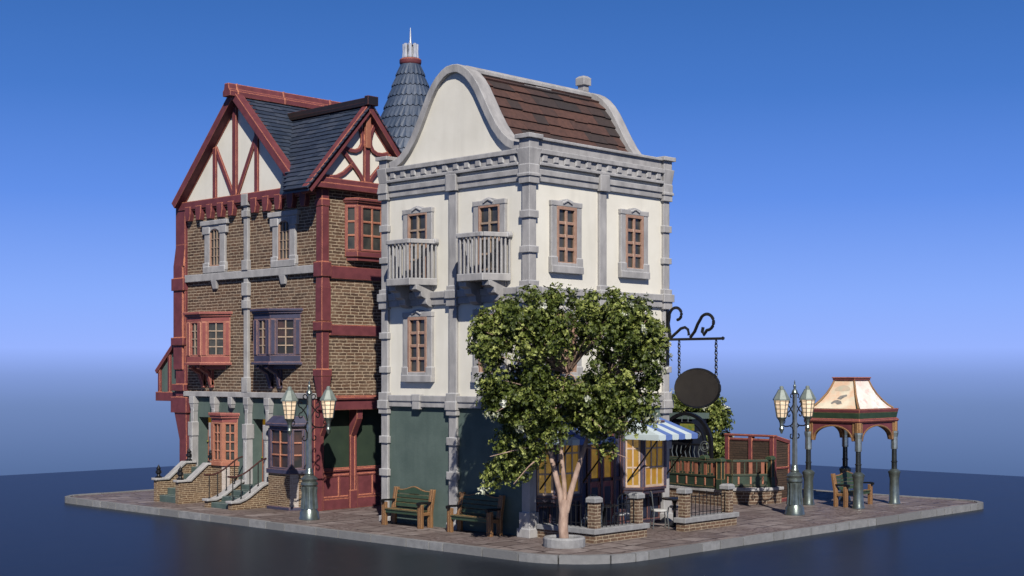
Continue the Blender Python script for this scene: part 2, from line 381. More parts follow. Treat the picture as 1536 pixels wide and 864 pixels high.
while s0 < L[-1] - .05:
    ln = random.choice((.45, .75, .95, 1.25, 1.3)) * random.uniform(.9, 1.1)
    s1 = min(s0 + ln, L[-1]); k = max(1, int((s1 - s0) / .25)); tt = random.random(); dz = random.uniform(-.006, .006)
    P = []
    for i in range(k + 1):
        s = s0 + .02 + (s1 - s0 - .04) * i / k
        x, y, nx, ny = at_len(out, L, s)
        P += [(x, y, -.2), (x, y, .03 + dz), (x + nx * .175, y + ny * .175, .03 + dz), (x + nx * .175, y + ny * .175, -.2)]
    fs = [(4 * i + q, 4 * i + (q + 1) % 4, 4 * i + 4 + (q + 1) % 4, 4 * i + 4 + q) for i in range(k) for q in range(4)] + [(0, 1, 2, 3), tuple(4 * k + q for q in range(4))]
    m.add(P, fs, tt); s0 = s1
tag(obj('kerb', m, M['kerb']), kind='structure')

# ------------------------------------------------------------------ window makers (parts of a building)
def glazed(F, u0, u1, z0, z1, cols, rows, parent, fmat, pmat, fr=.07, bar=.045, d=.03, depth=.07, name='window', bmat=None, base=0.0):
    """frame with glazing bars (part) > pane (sub-part)"""
    m = MB()
    m.box(F, u0, u0 + fr, base, d + depth, z0, z1); m.box(F, u1 - fr, u1, base, d + depth, z0, z1)
    m.box(F, u0 + fr, u1 - fr, base, d + depth, z0, z0 + fr); m.box(F, u0 + fr, u1 - fr, base, d + depth, z1 - fr, z1)
    w = obj(name, m, fmat, parent)
    g = MB(); g.box(F, u0 + fr + .001, u1 - fr - .001, base + .004, d, z0 + fr + .001, z1 - fr - .001); obj('pane', g, pmat, w)
    b = MB(); a0, a1, b0, b1 = u0 + fr + .001, u1 - fr - .001, z0 + fr + .001, z1 - fr - .001
    for i in range(1, cols):
        c = a0 + (a1 - a0) * i / cols; b.box(F, c - bar / 2, c + bar / 2, d + .001, d + depth * .75, b0, b1)
    for j in range(1, rows):
        c = b0 + (b1 - b0) * j / rows; b.box(F, a0, a1, d + .001, d + depth * .6, c - bar / 2, c + bar / 2)
    if b.v: obj('glazing_bar', b, bmat or fmat, w)
    return w
def stone_surround(F, uc, z0, z1, hw, parent, sill=True, top=True):
    """grey stone surround: jambs, head with a small pediment, sill"""
    m = MB(); t = .19
    m.box(F, uc - hw - t, uc - hw, 0, .09, z0, z1 + .001); m.box(F, uc + hw, uc + hw + t, 0, .09, z0, z1 + .001)
    m.box(F, uc - hw - t - .015, uc + hw + t + .015, 0, .105, z1 + .002, z1 + .13)
    if top:
        m.prism(F, [(uc - .27, z1 + .131), (uc + .27, z1 + .131), (uc + .14, z1 + .175), (uc, z1 + .20), (uc - .14, z1 + .175)], 0, .10)
        m.ribbon(F, [(uc - .17, z1 + .075), (uc, z1 + .15), (uc + .17, z1 + .075)], .04, .10, .14)
    if sill:
        m.box(F, uc - hw - t - .03, uc - hw + .02, 0, .115, z0 - .02, z0 + .2); m.box(F, uc + hw - .02, uc + hw + t + .03, 0, .115, z0 - .02, z0 + .2)
        m.box(F, uc - hw - t - .03, uc + hw + t + .03, 0, .14, z0 - .2, z0 - .022)
        m.box(F, uc - hw + .03, uc + hw - .03, 0, .11, z0 - .021, z0 + .06)
    return obj('window_surround', m, M['stone'], parent)

# ================================================================== WHITE CORNER HOUSE
OFF = Vector((2.75, 2.7, 0))
W = thing('corner_house', OFF, 'cream plastered corner house with grey stone trim, curved gable and shop below', 'house')
XW, YW = 5.5, 5.4
zc = 3.2
m = MB(); m.box(ID, 0, XW, 0, YW, 3.2, 9.3); obj('wall', m, M['plaster'], W)
# ground floor: green render on the left face and round the back; the shop front has its own wall
m = MB(); m.box(ID, .012, XW - .012, .22, YW - .012, 0, 3.199); m.box(ID, .16, XW - .012, .012, .219, 2.6, 3.199)
obj('ground_floor_wall', m, M['green_wall'], W)
LFc = [(-.08, .17), (2.545, 2.825), (5.27, 5.53)]     # pilaster spans on the left face (u=y)
def pil_blocks(mb, F, u0, u1, e0, e1, inner=True):
    bands = [(7.1, 7.26), (7.97, 8.15), (5.03, 5.2), (4.1, 4.27), (2.17, 2.36), (1.27, 1.46)] if inner else []
    for a, b in bands: mb.box(F, u0 - e0, u1 + e1, 0, .125, a, b)
# left face pilasters
FXL, FYR = FX(0), FY(0)
for i, (a, b) in enumerate(LFc[1:]):
    m = MB(); m.box(FXL, a, b, 0, .08, 0.16, 8.84)
    if i == 1: pil_blocks(m, FXL, a, b, .04, .04)
    else:
        for z in (2.2, 1.3): m.box(FXL, a - .05, b + .05, 0, .125, z, z + .2)
    m.box(FXL, a - .06, b + .06, 0, .12, 0, .16)
    for z0, z1, e, d in ((2.98, 3.12, .05, .14), (3.12, 3.34, .07, .17), (3.34, 3.56, .05, .14), (5.85, 6.05, .05, .14), (6.05, 6.26, .07, .18), (6.26, 6.38, .04, .13)):
        m.box(FXL, a - e, b + e, 0, d, z0, z1)
    if i == 1: m.box(FXL, a - .05, b + .05, 0, .16, 8.84, 9.02); m.taper(FXL, 9.021, (a - .06, b + .06, 0, .19), 9.285, (a - .03, b + .04, 0, .15))
    else: m.box(FXL, a - .05, b + .05, 0, .16, 8.86, 9.29)
    obj('pilaster', m, M['stone'], W)
# near corner pilaster (wraps both faces) and the right face ones
def corner_pil(x0, x1, y0, y1):
    m = MB(); B = lambda e, z0, z1: m.box(ID, x0 - e, x1 + e, y0 - e, y1 + e, z0, z1)
    B(0, .45, 8.83)
    for z0, z1 in ((7.1, 7.26), (7.97, 8.15), (5.03, 5.2), (4.1, 4.27), (2.0, 2.2)): B(.045, z0, z1)
    B(.05, .22, .62); B(.09, 0, .22)
    B(.06, 2.98, 3.12); B(.09, 3.12, 3.34); B(.06, 3.34, 3.56); B(.06, 5.85, 6.05); B(.1, 6.05, 6.26); B(.05, 6.26, 6.4)
    B(.06, 8.83, 9.0); B(.09, 9.0, 9.07); B(.065, 9.07, 9.295)
    m.taper(ID, 9.296, (x0 - .05, x1 + .05, y0 - .05, y1 + .05), 9.70, (x0 - .10, x1 + .10, y0 - .10, y1 + .10))
    B(.05, 9.701, 9.94); B(.13, 9.941, 10.05)
    obj('pilaster', m, M['stone'], W)
corner_pil(-.08, .17, -.08, .17)
corner_pil(5.33, 5.58, -.08, .17)
m = MB(); a, b = 2.62, 2.89
m.box(FYR, a, b, 0, .08, 3.2, 8.84)
for z0, z1, e, d in ((3.0, 3.56, .06, .16), (5.85, 6.05, .05, .14), (6.05, 6.26, .07, .18), (6.26, 6.38, .04, .13), (8.86, 9.29, .05, .16)): m.box(FYR, a - e, b + e, 0, d, z0, z1)
obj('pilaster', m, M['stone'], W)
# far left top blocks (above the frieze)
m = MB(); a, b = 5.24, 5.56
m.taper(FXL, 9.296, (a, b, -.3, .13), 9.70, (a, b + .06, -.3, .18)); m.box(FXL, a + .02, b + .02, -.3, .12, 9.701, 9.93); m.box(FXL, a - .06, b + .08, -.35, .2, 9.931, 10.03)
obj('parapet_block', m, M['stone'], W)
# belts
def belt(F, gaps):
    for a, b in gaps:
        m = MB(); m.box(F, a, b, 0, .13, 6.08, 6.25); m.box(F, a, b, 0, .085, 5.9, 6.079); obj('string_course', m, M['stone'], W)
        m = MB(); m.box(F, a, b, 0, .12, 3.33, 3.49); m.box(F, a, b, 0, .09, 3.18, 3.329); obj('string_course', m, M['stone'], W)
belt(FXL, [(.23, 2.49), (2.88, 5.21)]); belt(FYR, [(.23, 2.55), (2.96, 5.27)])
for c in (1.33, 4.05): m = MB(); m.box(FXL, c - .16, c + .16, 0, .16, 3.34, 3.52); m.box(FXL, c - .14, c + .14, 0, .15, 3.12, 3.339); obj('keystone', m, M['stone'], W)
# entablature on both faces
def entab(F, spans, full):
    m = MB()
    for a, b in spans:
        q = MB(); q.box(F, a, b, 0, .11, 9.06, 9.2); q.box(F, a, b, 0, .07, 8.9, 9.059); obj('architrave', q, M['stone'], W)
    a, b = full
    m.box(F, a, b, 0, .09, 9.37, 9.58); m.box(F, a, b, 0, .15, 9.295, 9.369); m.box(F, a, b, 0, .17, 9.581, 9.7)
    obj('entablature', m, M['stone'], W)
    n = 12; st = (b - a) / n
    for i in range(n):
        c = a + st * (i + .5); d = MB()
        d.box(F, c - .1, c + .1, .09, .112, 9.385, 9.575); d.box(F, c - .08, c + .08, .1121, .14, 9.41, 9.57)
        obj('dentil', d, M['stone'], W)
entab(FXL, [(.24, 2.48), (2.88, 5.21)], (.25, 5.22))
entab(FYR, [(.24, 2.55), (2.95, 5.27)], (.25, 5.25))
m = MB(); m.box(FYR, .25, 5.25, -.22, .06, 9.701, 9.93); m.box(FYR, .30, 5.2, -.28, .13, 9.931, 10.0); obj('parapet', m, M['stone'], W)
# curved gables (front one shows)
prof = [(0, 12.17), (.22, 12.15), (.42, 12.06), (.62, 11.92), (.80, 11.74), (.98, 11.50), (1.18, 11.16), (1.40, 10.78), (1.62, 10.44), (1.84, 10.18), (2.06, 10.0), (2.28, 9.90), (2.5, 9.86)]
YC = 2.69
full = [(YC + u, z) for u, z in reversed(prof)] + [(YC - u, z) for u, z in prof[1:]]
def off(pts, d):
    o = []
    for i in range(len(pts)):
        a = pts[max(i - 1, 0)]; b = pts[min(i + 1, len(pts) - 1)]; tx, tz = b[0] - a[0], b[1] - a[1]; l = math.hypot(tx, tz)
        o.append((pts[i][0] + tz / l * d, pts[i][1] - tx / l * d))
    return o
inner_p = off(full, -.1) if off(full, -.1)[12][1] < 12.17 else off(full, .1)
mid = inner_p
m = MB(); m.prism(FXL, [(mid[0][0], 9.62)] + [p for p in mid] + [(mid[-1][0], 9.62)], -.28, -.02); obj('gable_wall', m, M['plaster'], W)
m = MB(); m.ribbon(FXL, mid, .205, -.34, .1); obj('gable_coping', m, M['stone'], W, smooth=True)
m = MB(); m.prism(FX(5.5), [(mid[0][0], 9.62)] + [p for p in mid] + [(mid[-1][0], 9.62)], -.02, .2); obj('gable_wall', m, M['plaster'], W)
m = MB(); m.ribbon(FX(5.5), mid, .205, -.1, .26); obj('gable_coping', m, M['stone'], W, smooth=True)
# roof: tiled slopes following the gable curve
roofp = off(full, -.16) if off(full, -.16)[12][1] < 12.17 else off(full, .16)
rl = [0]
for i in range(1, len(roofp)): rl.append(rl[-1] + math.hypot(roofp[i][0] - roofp[i - 1][0], roofp[i][1] - roofp[i - 1][1]))
half = rl[12]
def S_right(a, b, h):        # b: 0 at the eave on the shop side, up to the ridge
    s = rl[-1] - b
    for i in range(len(rl) - 1):
        if rl[i + 1] >= s - 1e-9:
            t = (s - rl[i]) / (rl[i + 1] - rl[i]); p, q = roofp[i], roofp[i + 1]; break
    tx, tz = q[0] - p[0], q[1] - p[1]; l = math.hypot(tx, tz); nx, nz = tz / l, -tx / l
    if nz < 0: nx, nz = -nx, -nz
    return (.34 + a, p[0] + tx * t + nx * h, p[1] + tz * t + nz * h)
def S_left(a, b, h):
    x, y, z = S_right(a, b, h); return (x, 2 * YC - y, z)
m = MB(); shingles(m, S_right, 4.93, half - .02, .335, .72, .055, .05); shingles(m, S_left, 4.93, half - .02, .335, .72, .055, .05)
rf = obj('roof', m, M['red_tile'], W)
m = MB(); m.prism(FX(.3), [(p[0], p[1] - .03) for p in roofp] + [(YC - 2.4, 9.5), (YC + 2.4, 9.5)][::1], -5.0, -.04); obj('roof_deck', m, M['red_tile'], rf)
m = MB(); m.prism(FX(.34), [(YC - .2, 11.96), (YC - .2, 12.13), (YC - .1, 12.20), (YC + .1, 12.20), (YC + .2, 12.13), (YC + .2, 11.96)], -4.93, 0); obj('ridge_cap', m, M['stone'], rf)
m = MB(); m.box(ID, 5.02, 5.24, 2.58, 2.80, 12.2, 12.37); m.box(ID, 4.97, 5.29, 2.53, 2.85, 12.371, 12.58); m.taper(ID, 12.581, (4.97, 5.29, 2.53, 2.85), 12.64, (5.04, 5.22, 2.60, 2.78)); obj('ridge_finial', m, M['stone'], rf)
# windows
for c in (1.33, 4.05):
    glazed(FXL, c - .38, c + .38, 4.05, 5.6, 2, 4, W, M['brown_frame'], M['pane'], .085, .075)
    stone_surround(FXL, c, 4.05, 5.6, .38, W)
    glazed(FXL, c - .38, c + .38, 6.3, 8.38, 2, 5, W, M['brown_frame'], M['pane'], .055, .05, name='balcony_door', bmat=M['pale_frame'])
    stone_surround(FXL, c, 6.3, 8.38, .38, W, sill=False)
for c in (1.31, 4.05):
    for z0, z1 in ((6.84, 8.34), (4.05, 5.6)):
        glazed(FYR, c - .38, c + .38, z0, z1, 2, 4, W, M['brown_frame'], M['pane'], .085, .075)
        stone_surround(FYR, c, z0, z1, .38, W)
# balconies
def balcony(c):
    p, h, e = .75, .36, .72
    outl = [(c + e, 0.0), (c + h + .08, p), (c - h - .08, p), (c - e, 0.0)]
    m = MB(); n = 4
    def slab(o, z0, z1, g):
        P = [(o[0][0] + g, .05)] + [(o[1][0] + g * .6, o[1][1] + g), (o[2][0] - g * .6, o[2][1] + g)] + [(o[3][0] - g, .05)]
        m.add([FXL(u, d, z) for z in (z0, z1) for u, d in P], [(0, 1, 2, 3), (7, 6, 5, 4)] + [(i, (i + 1) % 4, 4 + (i + 1) % 4, 4 + i) for i in range(4)])
    slab(outl, 6.42, 6.6, .03)
    b = obj('balcony', m, M['stone'], W)
    m = MB()
    for a, q in ((outl[0], outl[1]), (outl[1], outl[2]), (outl[2], outl[3])):
        for z in (7.52,):
            Fr = lambda u, d, z: (u, d, z)
            dx, dy = q[0] - a[0], q[1] - a[1]; l = math.hypot(dx, dy); nx, ny = -dy / l * .06, dx / l * .06
            P = [(a[0] + nx, a[1] + ny), (q[0] + nx, q[1] + ny), (q[0] - nx, q[1] - ny), (a[0] - nx, a[1] - ny)]
            m.add([FXL(u, d, zz) for zz in (z, z + .11) for u, d in P], [(0, 1, 2, 3), (7, 6, 5, 4)] + [(i, (i + 1) % 4, 4 + (i + 1) % 4, 4 + i) for i in range(4)])
    for sgn in (1, -1): m.tube([FXL(c + sgn * e, .02, 7.575), FXL(c + sgn * (e - .02), .14, 7.575)], .085, 10)
    obj('handrail', m, M['stone'], b)
    for a, q, k in ((outl[0], outl[1], 7), (outl[1], outl[2], 6), (outl[2], outl[3], 7)):
        for i in range(k):
            t = (i + .5) / k; u, d = a[0] + (q[0] - a[0]) * t, a[1] + (q[1] - a[1]) * t
            mm = MB(); mm.box(FXL, u - .022, u + .022, d - .022, d + .022, 6.6, 7.52); obj('baluster', mm, M['stone'], b)
    for s in (-.42, .42):
        mm = MB(); mm.prism(lambda u, d, z: FXL(d, u, z), [(.0, 6.419), (.62, 6.419), (.62, 6.3), (.45, 6.24), (.42, 6.12), (.28, 6.06), (.26, 5.93), (.15, 5.86), (0, 5.84)], c + s - .13, c + s + .13)
        obj('bracket', mm, M['stone'], b)
for c in (1.33, 4.05): balcony(c)
# shop front on the right face: two bays and a double door
def bay(x0, x1, mirror, first):
    pts = [(x0, -.0), (x0 + .35, -.4), (x1 - .35, -.4), (x1, 0)]
    m = MB(); m.plan(pts, .84, .95); m.plan([(x0 - .03, .02), (x0 + .33, -.44), (x1 - .33, -.44), (x1 + .03, .02)], .951, 1.03)
    m.plan([(x0 + .1, 0), (x0 + .45, -.25), (x1 - .45, -.25), (x1 - .1, 0)], .72, .839)
    bw = obj('bay_window', m, M['shop'], W); m = MB(); m.plan(pts, 2.62, 2.8); obj('bay_head', m, M['shop'], bw)
    for a, b, k in ((pts[0], pts[1], 2), (pts[1], pts[2], 3), (pts[2], pts[3], 2)):
        F, Ln = FL(a, b)
        g = MB(); g.box(F, .05, Ln - .05, -.03, -.01, 1.05, 2.6); obj('pane', g, M['amber'], bw)
        for u in (0.0, Ln - .07): fr = MB(); fr.box(F, u, u + .07, -.05, .03, 1.031, 2.62); obj('corner_post', fr, M['navy'], bw)
        fr = MB(); u0, u1 = .075, Ln - .075
        fr.box(F, u0, u1, -.02, .02, 1.032, 1.09); fr.box(F, u0, u1, -.02, .02, 2.55, 2.61)
        for i in range(k + 1): c = u0 + .02 + (u1 - u0 - .04) * i / k; fr.box(F, c - .02, c + .02, -.019, .016, 1.091, 2.549)
        for j in (1, 2): z = 1.05 + 1.53 * j / 3; fr.box(F, u0 + .041, u1 - .041, -.018, .012, z - .022, z + .022)
        obj('glazing_bar', fr, M['cream_frame'], bw)
m = MB(); m.box(ID, .18, 5.32, .02, .218, 0, 2.598)
sf = obj('shopfront', m, M['shop'], W)
for a, b in ((.3, 1.8), (3.72, 5.25)):
    m = MB()
    for i in range(3):
        w = (b - a) / 3; m.box(FY(.02), a + w * i + .08, a + w * (i + 1) - .08, 0, .02, .16, .66)
    obj('panel', m, M['shop_blue'], sf)
    m = MB(); m.box(FY(.02), a - .05, b + .05, 0, .05, 0, .12); m.box(FY(.02), a - .05, b + .05, 0, .04, .70, .78)
    for i in range(4): u = a + (b - a) * i / 3; m.box(FY(.02), u - .05, u + .05, 0, .035, .121, .699)
    obj('plinth_rail', m, M['shop'], sf)
bay(.2, 1.85, 1, True); bay(3.66, 5.31, 1, False)
m = MB()
for u in (1.9, 2.22, 2.74, 3.26, 3.55): m.box(FY(.02), u - .05, u + .05, 0, .07, 0, 2.6)
m.box(FY(.02), 1.84, 3.61, 0, .09, 2.601, 2.75); m.box(FY(.02), 1.94, 3.5, 0, .05, 1.24, 1.33)
obj('door_frame', m, M['shop'], sf)
for a, b in ((2.27, 2.69), (2.79, 3.21)):
    m = MB(); m.box(FY(.02), a, b, 0, .03, .05, 1.24); m.box(FY(.02), a, a + .07, .03, .05, .051, 2.6); m.box(FY(.02), b - .07, b, .03, .05, .051, 2.6)
    dr = obj('door', m, M['rose'], sf)
    m = MB(); m.box(FY(.02), a + .09, b - .09, .03, .04, .2, 1.1); obj('panel', m, M['shop_blue'], dr)
    m = MB(); m.box(FY(.02), a + .072, b - .072, 0, .025, 1.34, 2.55); obj('pane', m, M['amber'], dr)
for a, b in ((1.96, 2.16), (3.32, 3.5)):
    m = MB(); m.box(FY(.02), a, b, 0, .02, .1, 2.55); obj('side_panel', m, M['navy'], sf)
# striped awnings
def awning(x0, x1):
    n = 6; zt, zf, zv, p = 2.87, 2.46, 2.32, 1.2
    e = .1
    st = (x1 - x0) / n
    A = {0: MB(), 1: MB()}
    for i in range(n):
        a, b = x0 + st * i, x0 + st * (i + 1)
        ta, tb = x0 + e + (x1 - x0 - 2 * e) * i / n, x0 + e + (x1 - x0 - 2 * e) * (i + 1) / n
        mm = A[(i + 0) % 2]
        for (u0, u1, v0, v1, dz) in ((a, b, ta, tb, 0),):
            P = [(u0, -p, zf), (u1, -p, zf), (v1, -.02, zt), (v0, -.02, zt)]
            mm.add(P + [(x, y, z - .02) for x, y, z in P], [(0, 1, 2, 3), (7, 6, 5, 4), (0, 1, 5, 4), (1, 2, 6, 5), (2, 3, 7, 6), (3, 0, 4, 7)])
        w = b - a
        mm.prism(FY(-p), [(a, zf), (b, zf), (b, zv + .02), (b - w * .12, zv), (a + w * .12, zv), (a, zv + .02)], 0, .015)
    for sx, X, T in ((1, x0, x0 + e), (-1, x1, x1 - e)):   # hipped ends
        for k in range(4):
            t0, t1 = k / 4, (k + 1) / 4
            y0, y1 = -p * (1 - t0), -p * (1 - t1)
            P = [(X, y0, zf), (X, y1 - .0 if k < 3 else -.02, zf), (X + (T - X) * t1, y1 if k < 3 else -.02, zf + (zt - zf) * t1), (X + (T - X) * t0, y0, zf + (zt - zf) * t0)]
            mm = A[0] if k % 2 == 0 else A[0]
            mm.add(P + [(x + sx * .015, y, z - .01) for x, y, z in P], [(0, 1, 2, 3), (7, 6, 5, 4), (0, 1, 5, 4), (1, 2, 6, 5), (2, 3, 7, 6), (3, 0, 4, 7)])
        A[0].box(ID, X - .008, X + .008, -p, -.02, zv, zf - .001)
    aw = obj('awning', A[0], M['awning_blue'] if False else M['awning_white'], W)
    obj('stripe', A[1], M['awning_blue'], aw)
    for X in (x0 + .06, x1 - .06): m = MB(); m.tube([(X, -p + .02, zv + .08), (X, -.06, 1.15)], .022, 8); obj('support_arm', m, M['black'], aw)
awning(.25, 1.9); awning(3.68, 5.36)
OFF = Vector((0, 0, 0))

# ================================================================== RED TIMBERED HOUSE
OFF = Vector((.4, 8.7, 0))
H = thing('timbered_house', OFF, 'tall brown brick house with oxblood timber framing and dark slate roof', 'house')
X0, X1, Y0, Y1 = .4, 5.5, 8.7, 16.2
FH, FS = FX(X0), FY(Y0)
m = MB(); m.box(ID, X0, X1, Y0, Y1, 3.3, 9.67); obj('wall', m, M['brick'], H)
m = MB(); m.box(ID, X0 + .4, X1, 9.12, Y1, 0, 3.298)
for a, b in ((9.14, 11.28), (12.18, 14.16), (15.15, Y1)): m.box(ID, X0, X0 + .398, a, b, 0, 3.298)
for a, b in ((11.281, 12.179), (14.161, 15.149)): m.box(ID, X0, X0 + .398, a, b, 2.66, 3.297); m.box(ID, X0 + .02, X0 + .398, a, b, 0, 1.05 if a > 13 else .64)
obj('ground_floor_wall', m, M['green_wall'], H)
# ground floor of the side: dark green above, oxblood panelling below, overhang above it
FG = FY(9.12)
m = MB(); m.box(FG, X0 + .02, X1, 0.0, .02, 1.2, 3.2); obj('side_wall_panel', m, M['dark_green'], H)
m = MB(); m.box(FG, X0 + .1, X1, 0, .04, .02, 1.13); m.box(FG, X0 + .08, X1, 0, .09, 1.131, 1.2); m.box(FG, X0 + .08, X1, 0, .06, 1.201, 1.25)
m.box(FG, X0 + .08, X1, .04, .075, 0, .32)
for u in (.62, 1.28, 1.98, 2.6, 3.3): m.box(FG, u, u + .06, .04, .06, .4, .98)
m.box(FG, X0 + .1, X1, .04, .06, .981, 1.04); m.box(FG, X0 + .1, X1, .04, .06, .33, .39)
obj('wainscot', m, M['timber'], H)
for u in (1.8, 3.5):
    m = MB(); m.box(FG, u - .15, u + .15, .07, .14, 0, .55); m.box(FG, u - .12, u - .05, .06, .13, .551, 2.2); m.box(FG, u + .05, u + .12, .06, .13, .551, 2.2); m.box(FG, u - .048, u + .048, .05, .11, .551, 2.2)
    m.prism(lambda a, b, z: FG(b, a, z), [(.05, 2.201), (.13, 2.201), (.42, 2.72), (.42, 2.99), (.05, 2.99)], u - .11, u + .11)
    obj('side_post', m, M['timber'], H)
m = MB(); m.prism(lambda a, b, z: FG(b, a, z), [(.05, 2.2), (.13, 2.2), (.42, 2.72), (.42, 2.99), (.05, 2.99)], .5, .68); m.box(FG, .5, .66, .06, .13, 0, 2.199); obj('side_post', m, M['timber'], H)
# timber posts on the corners
def post(F, a, b, d, cols, z0, z1, flip):
    m = MB(); m.box(F, a, b, 0, d, z0, z1)
    for c0, c1, e in cols: m.box(F, a - e, b + e, 0, d + .05, c0, c1)
    return m
m = MB()
m.box(ID, .3, .56, 8.62, 8.9, 4.0, 9.5); m.box(ID, .26, .6, 8.58, 8.88, 5.62, 6.6)
m.taper(ID, 6.601, (.26, .6, 8.58, 8.88), 6.9, (.295, .56, 8.615, 8.88))
for a, b, e in ((6.93, 7.36, .05), (5.34, 5.6, .06), (4.0, 4.2, .06), (9.0, 9.2, .02)): m.box(ID, .3 - e, .56 + e, 8.62 - e, 8.92 + e, a, b)
m.taper(ID, 3.38, (.32, .56, 8.64, 8.88), 3.999, (.25, .61, 8.57, 8.95))
m.box(ID, .3, .6, 8.98, 9.2, 0, 3.34)
obj('corner_post', m, M['timber'], H)
m = MB()
m.box(ID, .3, .72, 15.8, 16.34, 3.3, 9.66); m.taper(ID, 7.6, (.26, .72, 15.84, 16.42), 8.3, (.31, .72, 15.81, 16.34))
m.box(ID, .26, .72, 15.9, 16.42, 4.2, 7.599)
for a, b, e in ((6.8, 7.2, .09), (5.0, 5.25, .10), (3.5, 3.72, .08)): m.box(ID, .3 - e, .72 + e, 15.8 - e * .3, 16.38 + e, a, b)
m.box(ID, .22, .72, 15.62, 16.52, 2.78, 3.299); m.taper(ID, 1.9, (.3, .72, 15.72, 16.12), 2.779, (.26, .72, 15.68, 16.36)); m.box(ID, .3, .72, 15.72, 16.12, 0, 1.899)
obj('corner_post', m, M['timber'], H)
# side beams
m = MB()
for a, b in ((6.88, 7.26), (5.2, 5.52)): m.box(FS, .6, X1, 0, .07, a, b)
m.box(FS, .42, X1, -.0, .1, 2.99, 3.3); m.box(FS, .42, X1, 0, .16, 3.301, 3.37); m.box(FS, .42, X1, 0, .12, 3.371, 3.42); m.box(ID, .42, X1, 8.701, 9.12, 3.0, 3.29)
obj('side_beam', m, M['timber'], H)
# grey stone on the front: belts, pilaster, small blocks
m = MB(); m.box(FH, 8.95, 15.79, 0, .12, 7.05, 7.28)
for c in (10.55, 14.15): m.taper(FH, 6.78, (c - .1, c + .1, 0, .08), 7.045, (c - .15, c + .15, 0, .12))
obj('string_course', m, M['stone'], H)
m = MB(); m.box(FH, 8.95, 15.84, 0, .14, 3.33, 3.49); obj('string_course', m, M['stone'], H)
m = MB(); c = 12.43
m.box(FH, c - .1, c + .1, 0, .1, 3.491, 7.04); m.box(FH, c - .1, c + .1, 0, .1, 7.281, 9.5)
for a, b, e in ((3.491, 3.95, .05), (6.1, 6.35, .05), (6.5, 6.9, .05), (7.29, 7.6, .05), (8.95, 9.15, .05), (9.3, 9.66, .06)): m.box(FH, c - .1 - e, c + .1 + e, 0, .1 + e, a, b)
obj('stone_pilaster', m, M['stone'], H)
# eaves beam and corbels under the gable
m = MB(); m.box(FH, 8.93, 16.15, 0, .13, 9.42, 9.68); m.box(FH, 8.93, 16.15, 0, .09, 9.36, 9.419); obj('eaves_beam', m, M['timber'], H)
for c in [15.55 - .6 * i for i in range(5)] + [11.95 - .62 * i for i in range(5)]:
    m = MB(); m.prism(FH, [(c - .15, 9.5), (c + .15, 9.5), (c + .15, 9.26), (c + .09, 9.04), (c - .09, 9.04), (c - .15, 9.26)], 0, .17); obj('corbel', m, M['timber'], H)
# small arched windows with heavy stone surrounds
for c in (14.14, 10.5):
    z0, z1, hw = 7.66, 8.68, .29
    m = MB()
    m.box(FH, c - .56, c - hw, 0, .085, 7.55, 8.72); m.box(FH, c + hw, c + .56, 0, .085, 7.55, 8.72)
    m.box(FH, c - .62, c - .3, 0, .11, 7.36, 7.62); m.box(FH, c + .3, c + .62, 0, .11, 7.36, 7.62); m.box(FH, c - .6, c + .6, 0, .12, 7.3, 7.5)
    m.box(FH, c - .66, c - .27, 0, .11, 8.55, 8.78); m.box(FH, c + .27, c + .66, 0, .11, 8.55, 8.78)
    m.box(FH, c - .74, c + .74, 0, .14, 8.83, 8.97); m.box(FH, c - .66, c + .66, 0, .1, 8.781, 8.829)
    arch = [(c - hw, 8.5)] + [(c - hw * math.cos(R(a)), 8.5 + .2 * math.sin(R(a))) for a in range(20, 161, 20)] + [(c + hw, 8.5), (c + hw, 8.79), (c - hw, 8.79)]
    m.prism(FH, arch, 0, .09)
    sr = obj('window_surround', m, M['stone'], H)
    w = glazed(FH, c - hw, c + hw, 7.5, 8.7, 3, 4, H, M['brown_frame'], M['pane'], .045, .022, d=.02, depth=.05, bmat=M['pale_frame'])
# oriel windows on the first floor
def cornice_of(o, mat, plans):
    m = MB()
    for a, b, c in plans: m.plan(a, b, c)
    obj('cornice', m, mat, o)
def oriel(c, mat, pm):
    pts = [(X0, c + 1.15), (-.2, c + .42), (-.2, c - .42), (X0, c - 1.2)]
    g = lambda e, k=1: [(X0, c + 1.15 + e), (-.2 - e, c + .42 + e * .5), (-.2 - e, c - .42 - e * .5), (X0, c - 1.2 - e)]
    m = MB(); m.plan(g(-.03), 4.42, 4.62); m.plan(g(.05), 4.34, 4.419)
    m.plan(g(-.25), 4.2, 4.339)
    o = obj('oriel_window', m, mat, H); cornice_of(o, mat, ((g(-.03), 5.72, 5.88), (g(.03), 5.881, 5.95), (g(.09), 5.951, 6.03)))
    P = g(-.03)
    for i, k in ((0, 2), (1, 2), (2, 2)):
        F, Ln = FL(P[i], P[i + 1])
        for a, b in ((0, .19), (Ln - .19, Ln)): fr = MB(); fr.box(F, a, b, -.09, .0, 4.621, 5.719); fr.box(F, a + .03, b - .03, 0, .025, 4.64, 5.7); obj('mullion', fr, mat, o)
        glazed(F, .192, Ln - .192, 4.622, 5.718, k, 4, o, mat, pm, .045, .035, d=-.05, depth=.05, name='casement', bmat=M['pale_frame'], base=-.09)
    for s in (-.2, .25):
        mm = MB(); mm.ribbon(lambda u, d, z: FH(d, u, z), [(.06, 3.70), (.12, 3.9), (.22, 4.1), (.55, 4.28)], .11, c + s - .07, c + s + .07); mm.box(FH, c + s - .07, c + s + .07, 0, .1, 3.62, 4.2); obj('bracket', mm, mat, o)
oriel(14.55, M['rose'], M['pane']); oriel(10.92, M['navy'], M['pane_warm'])
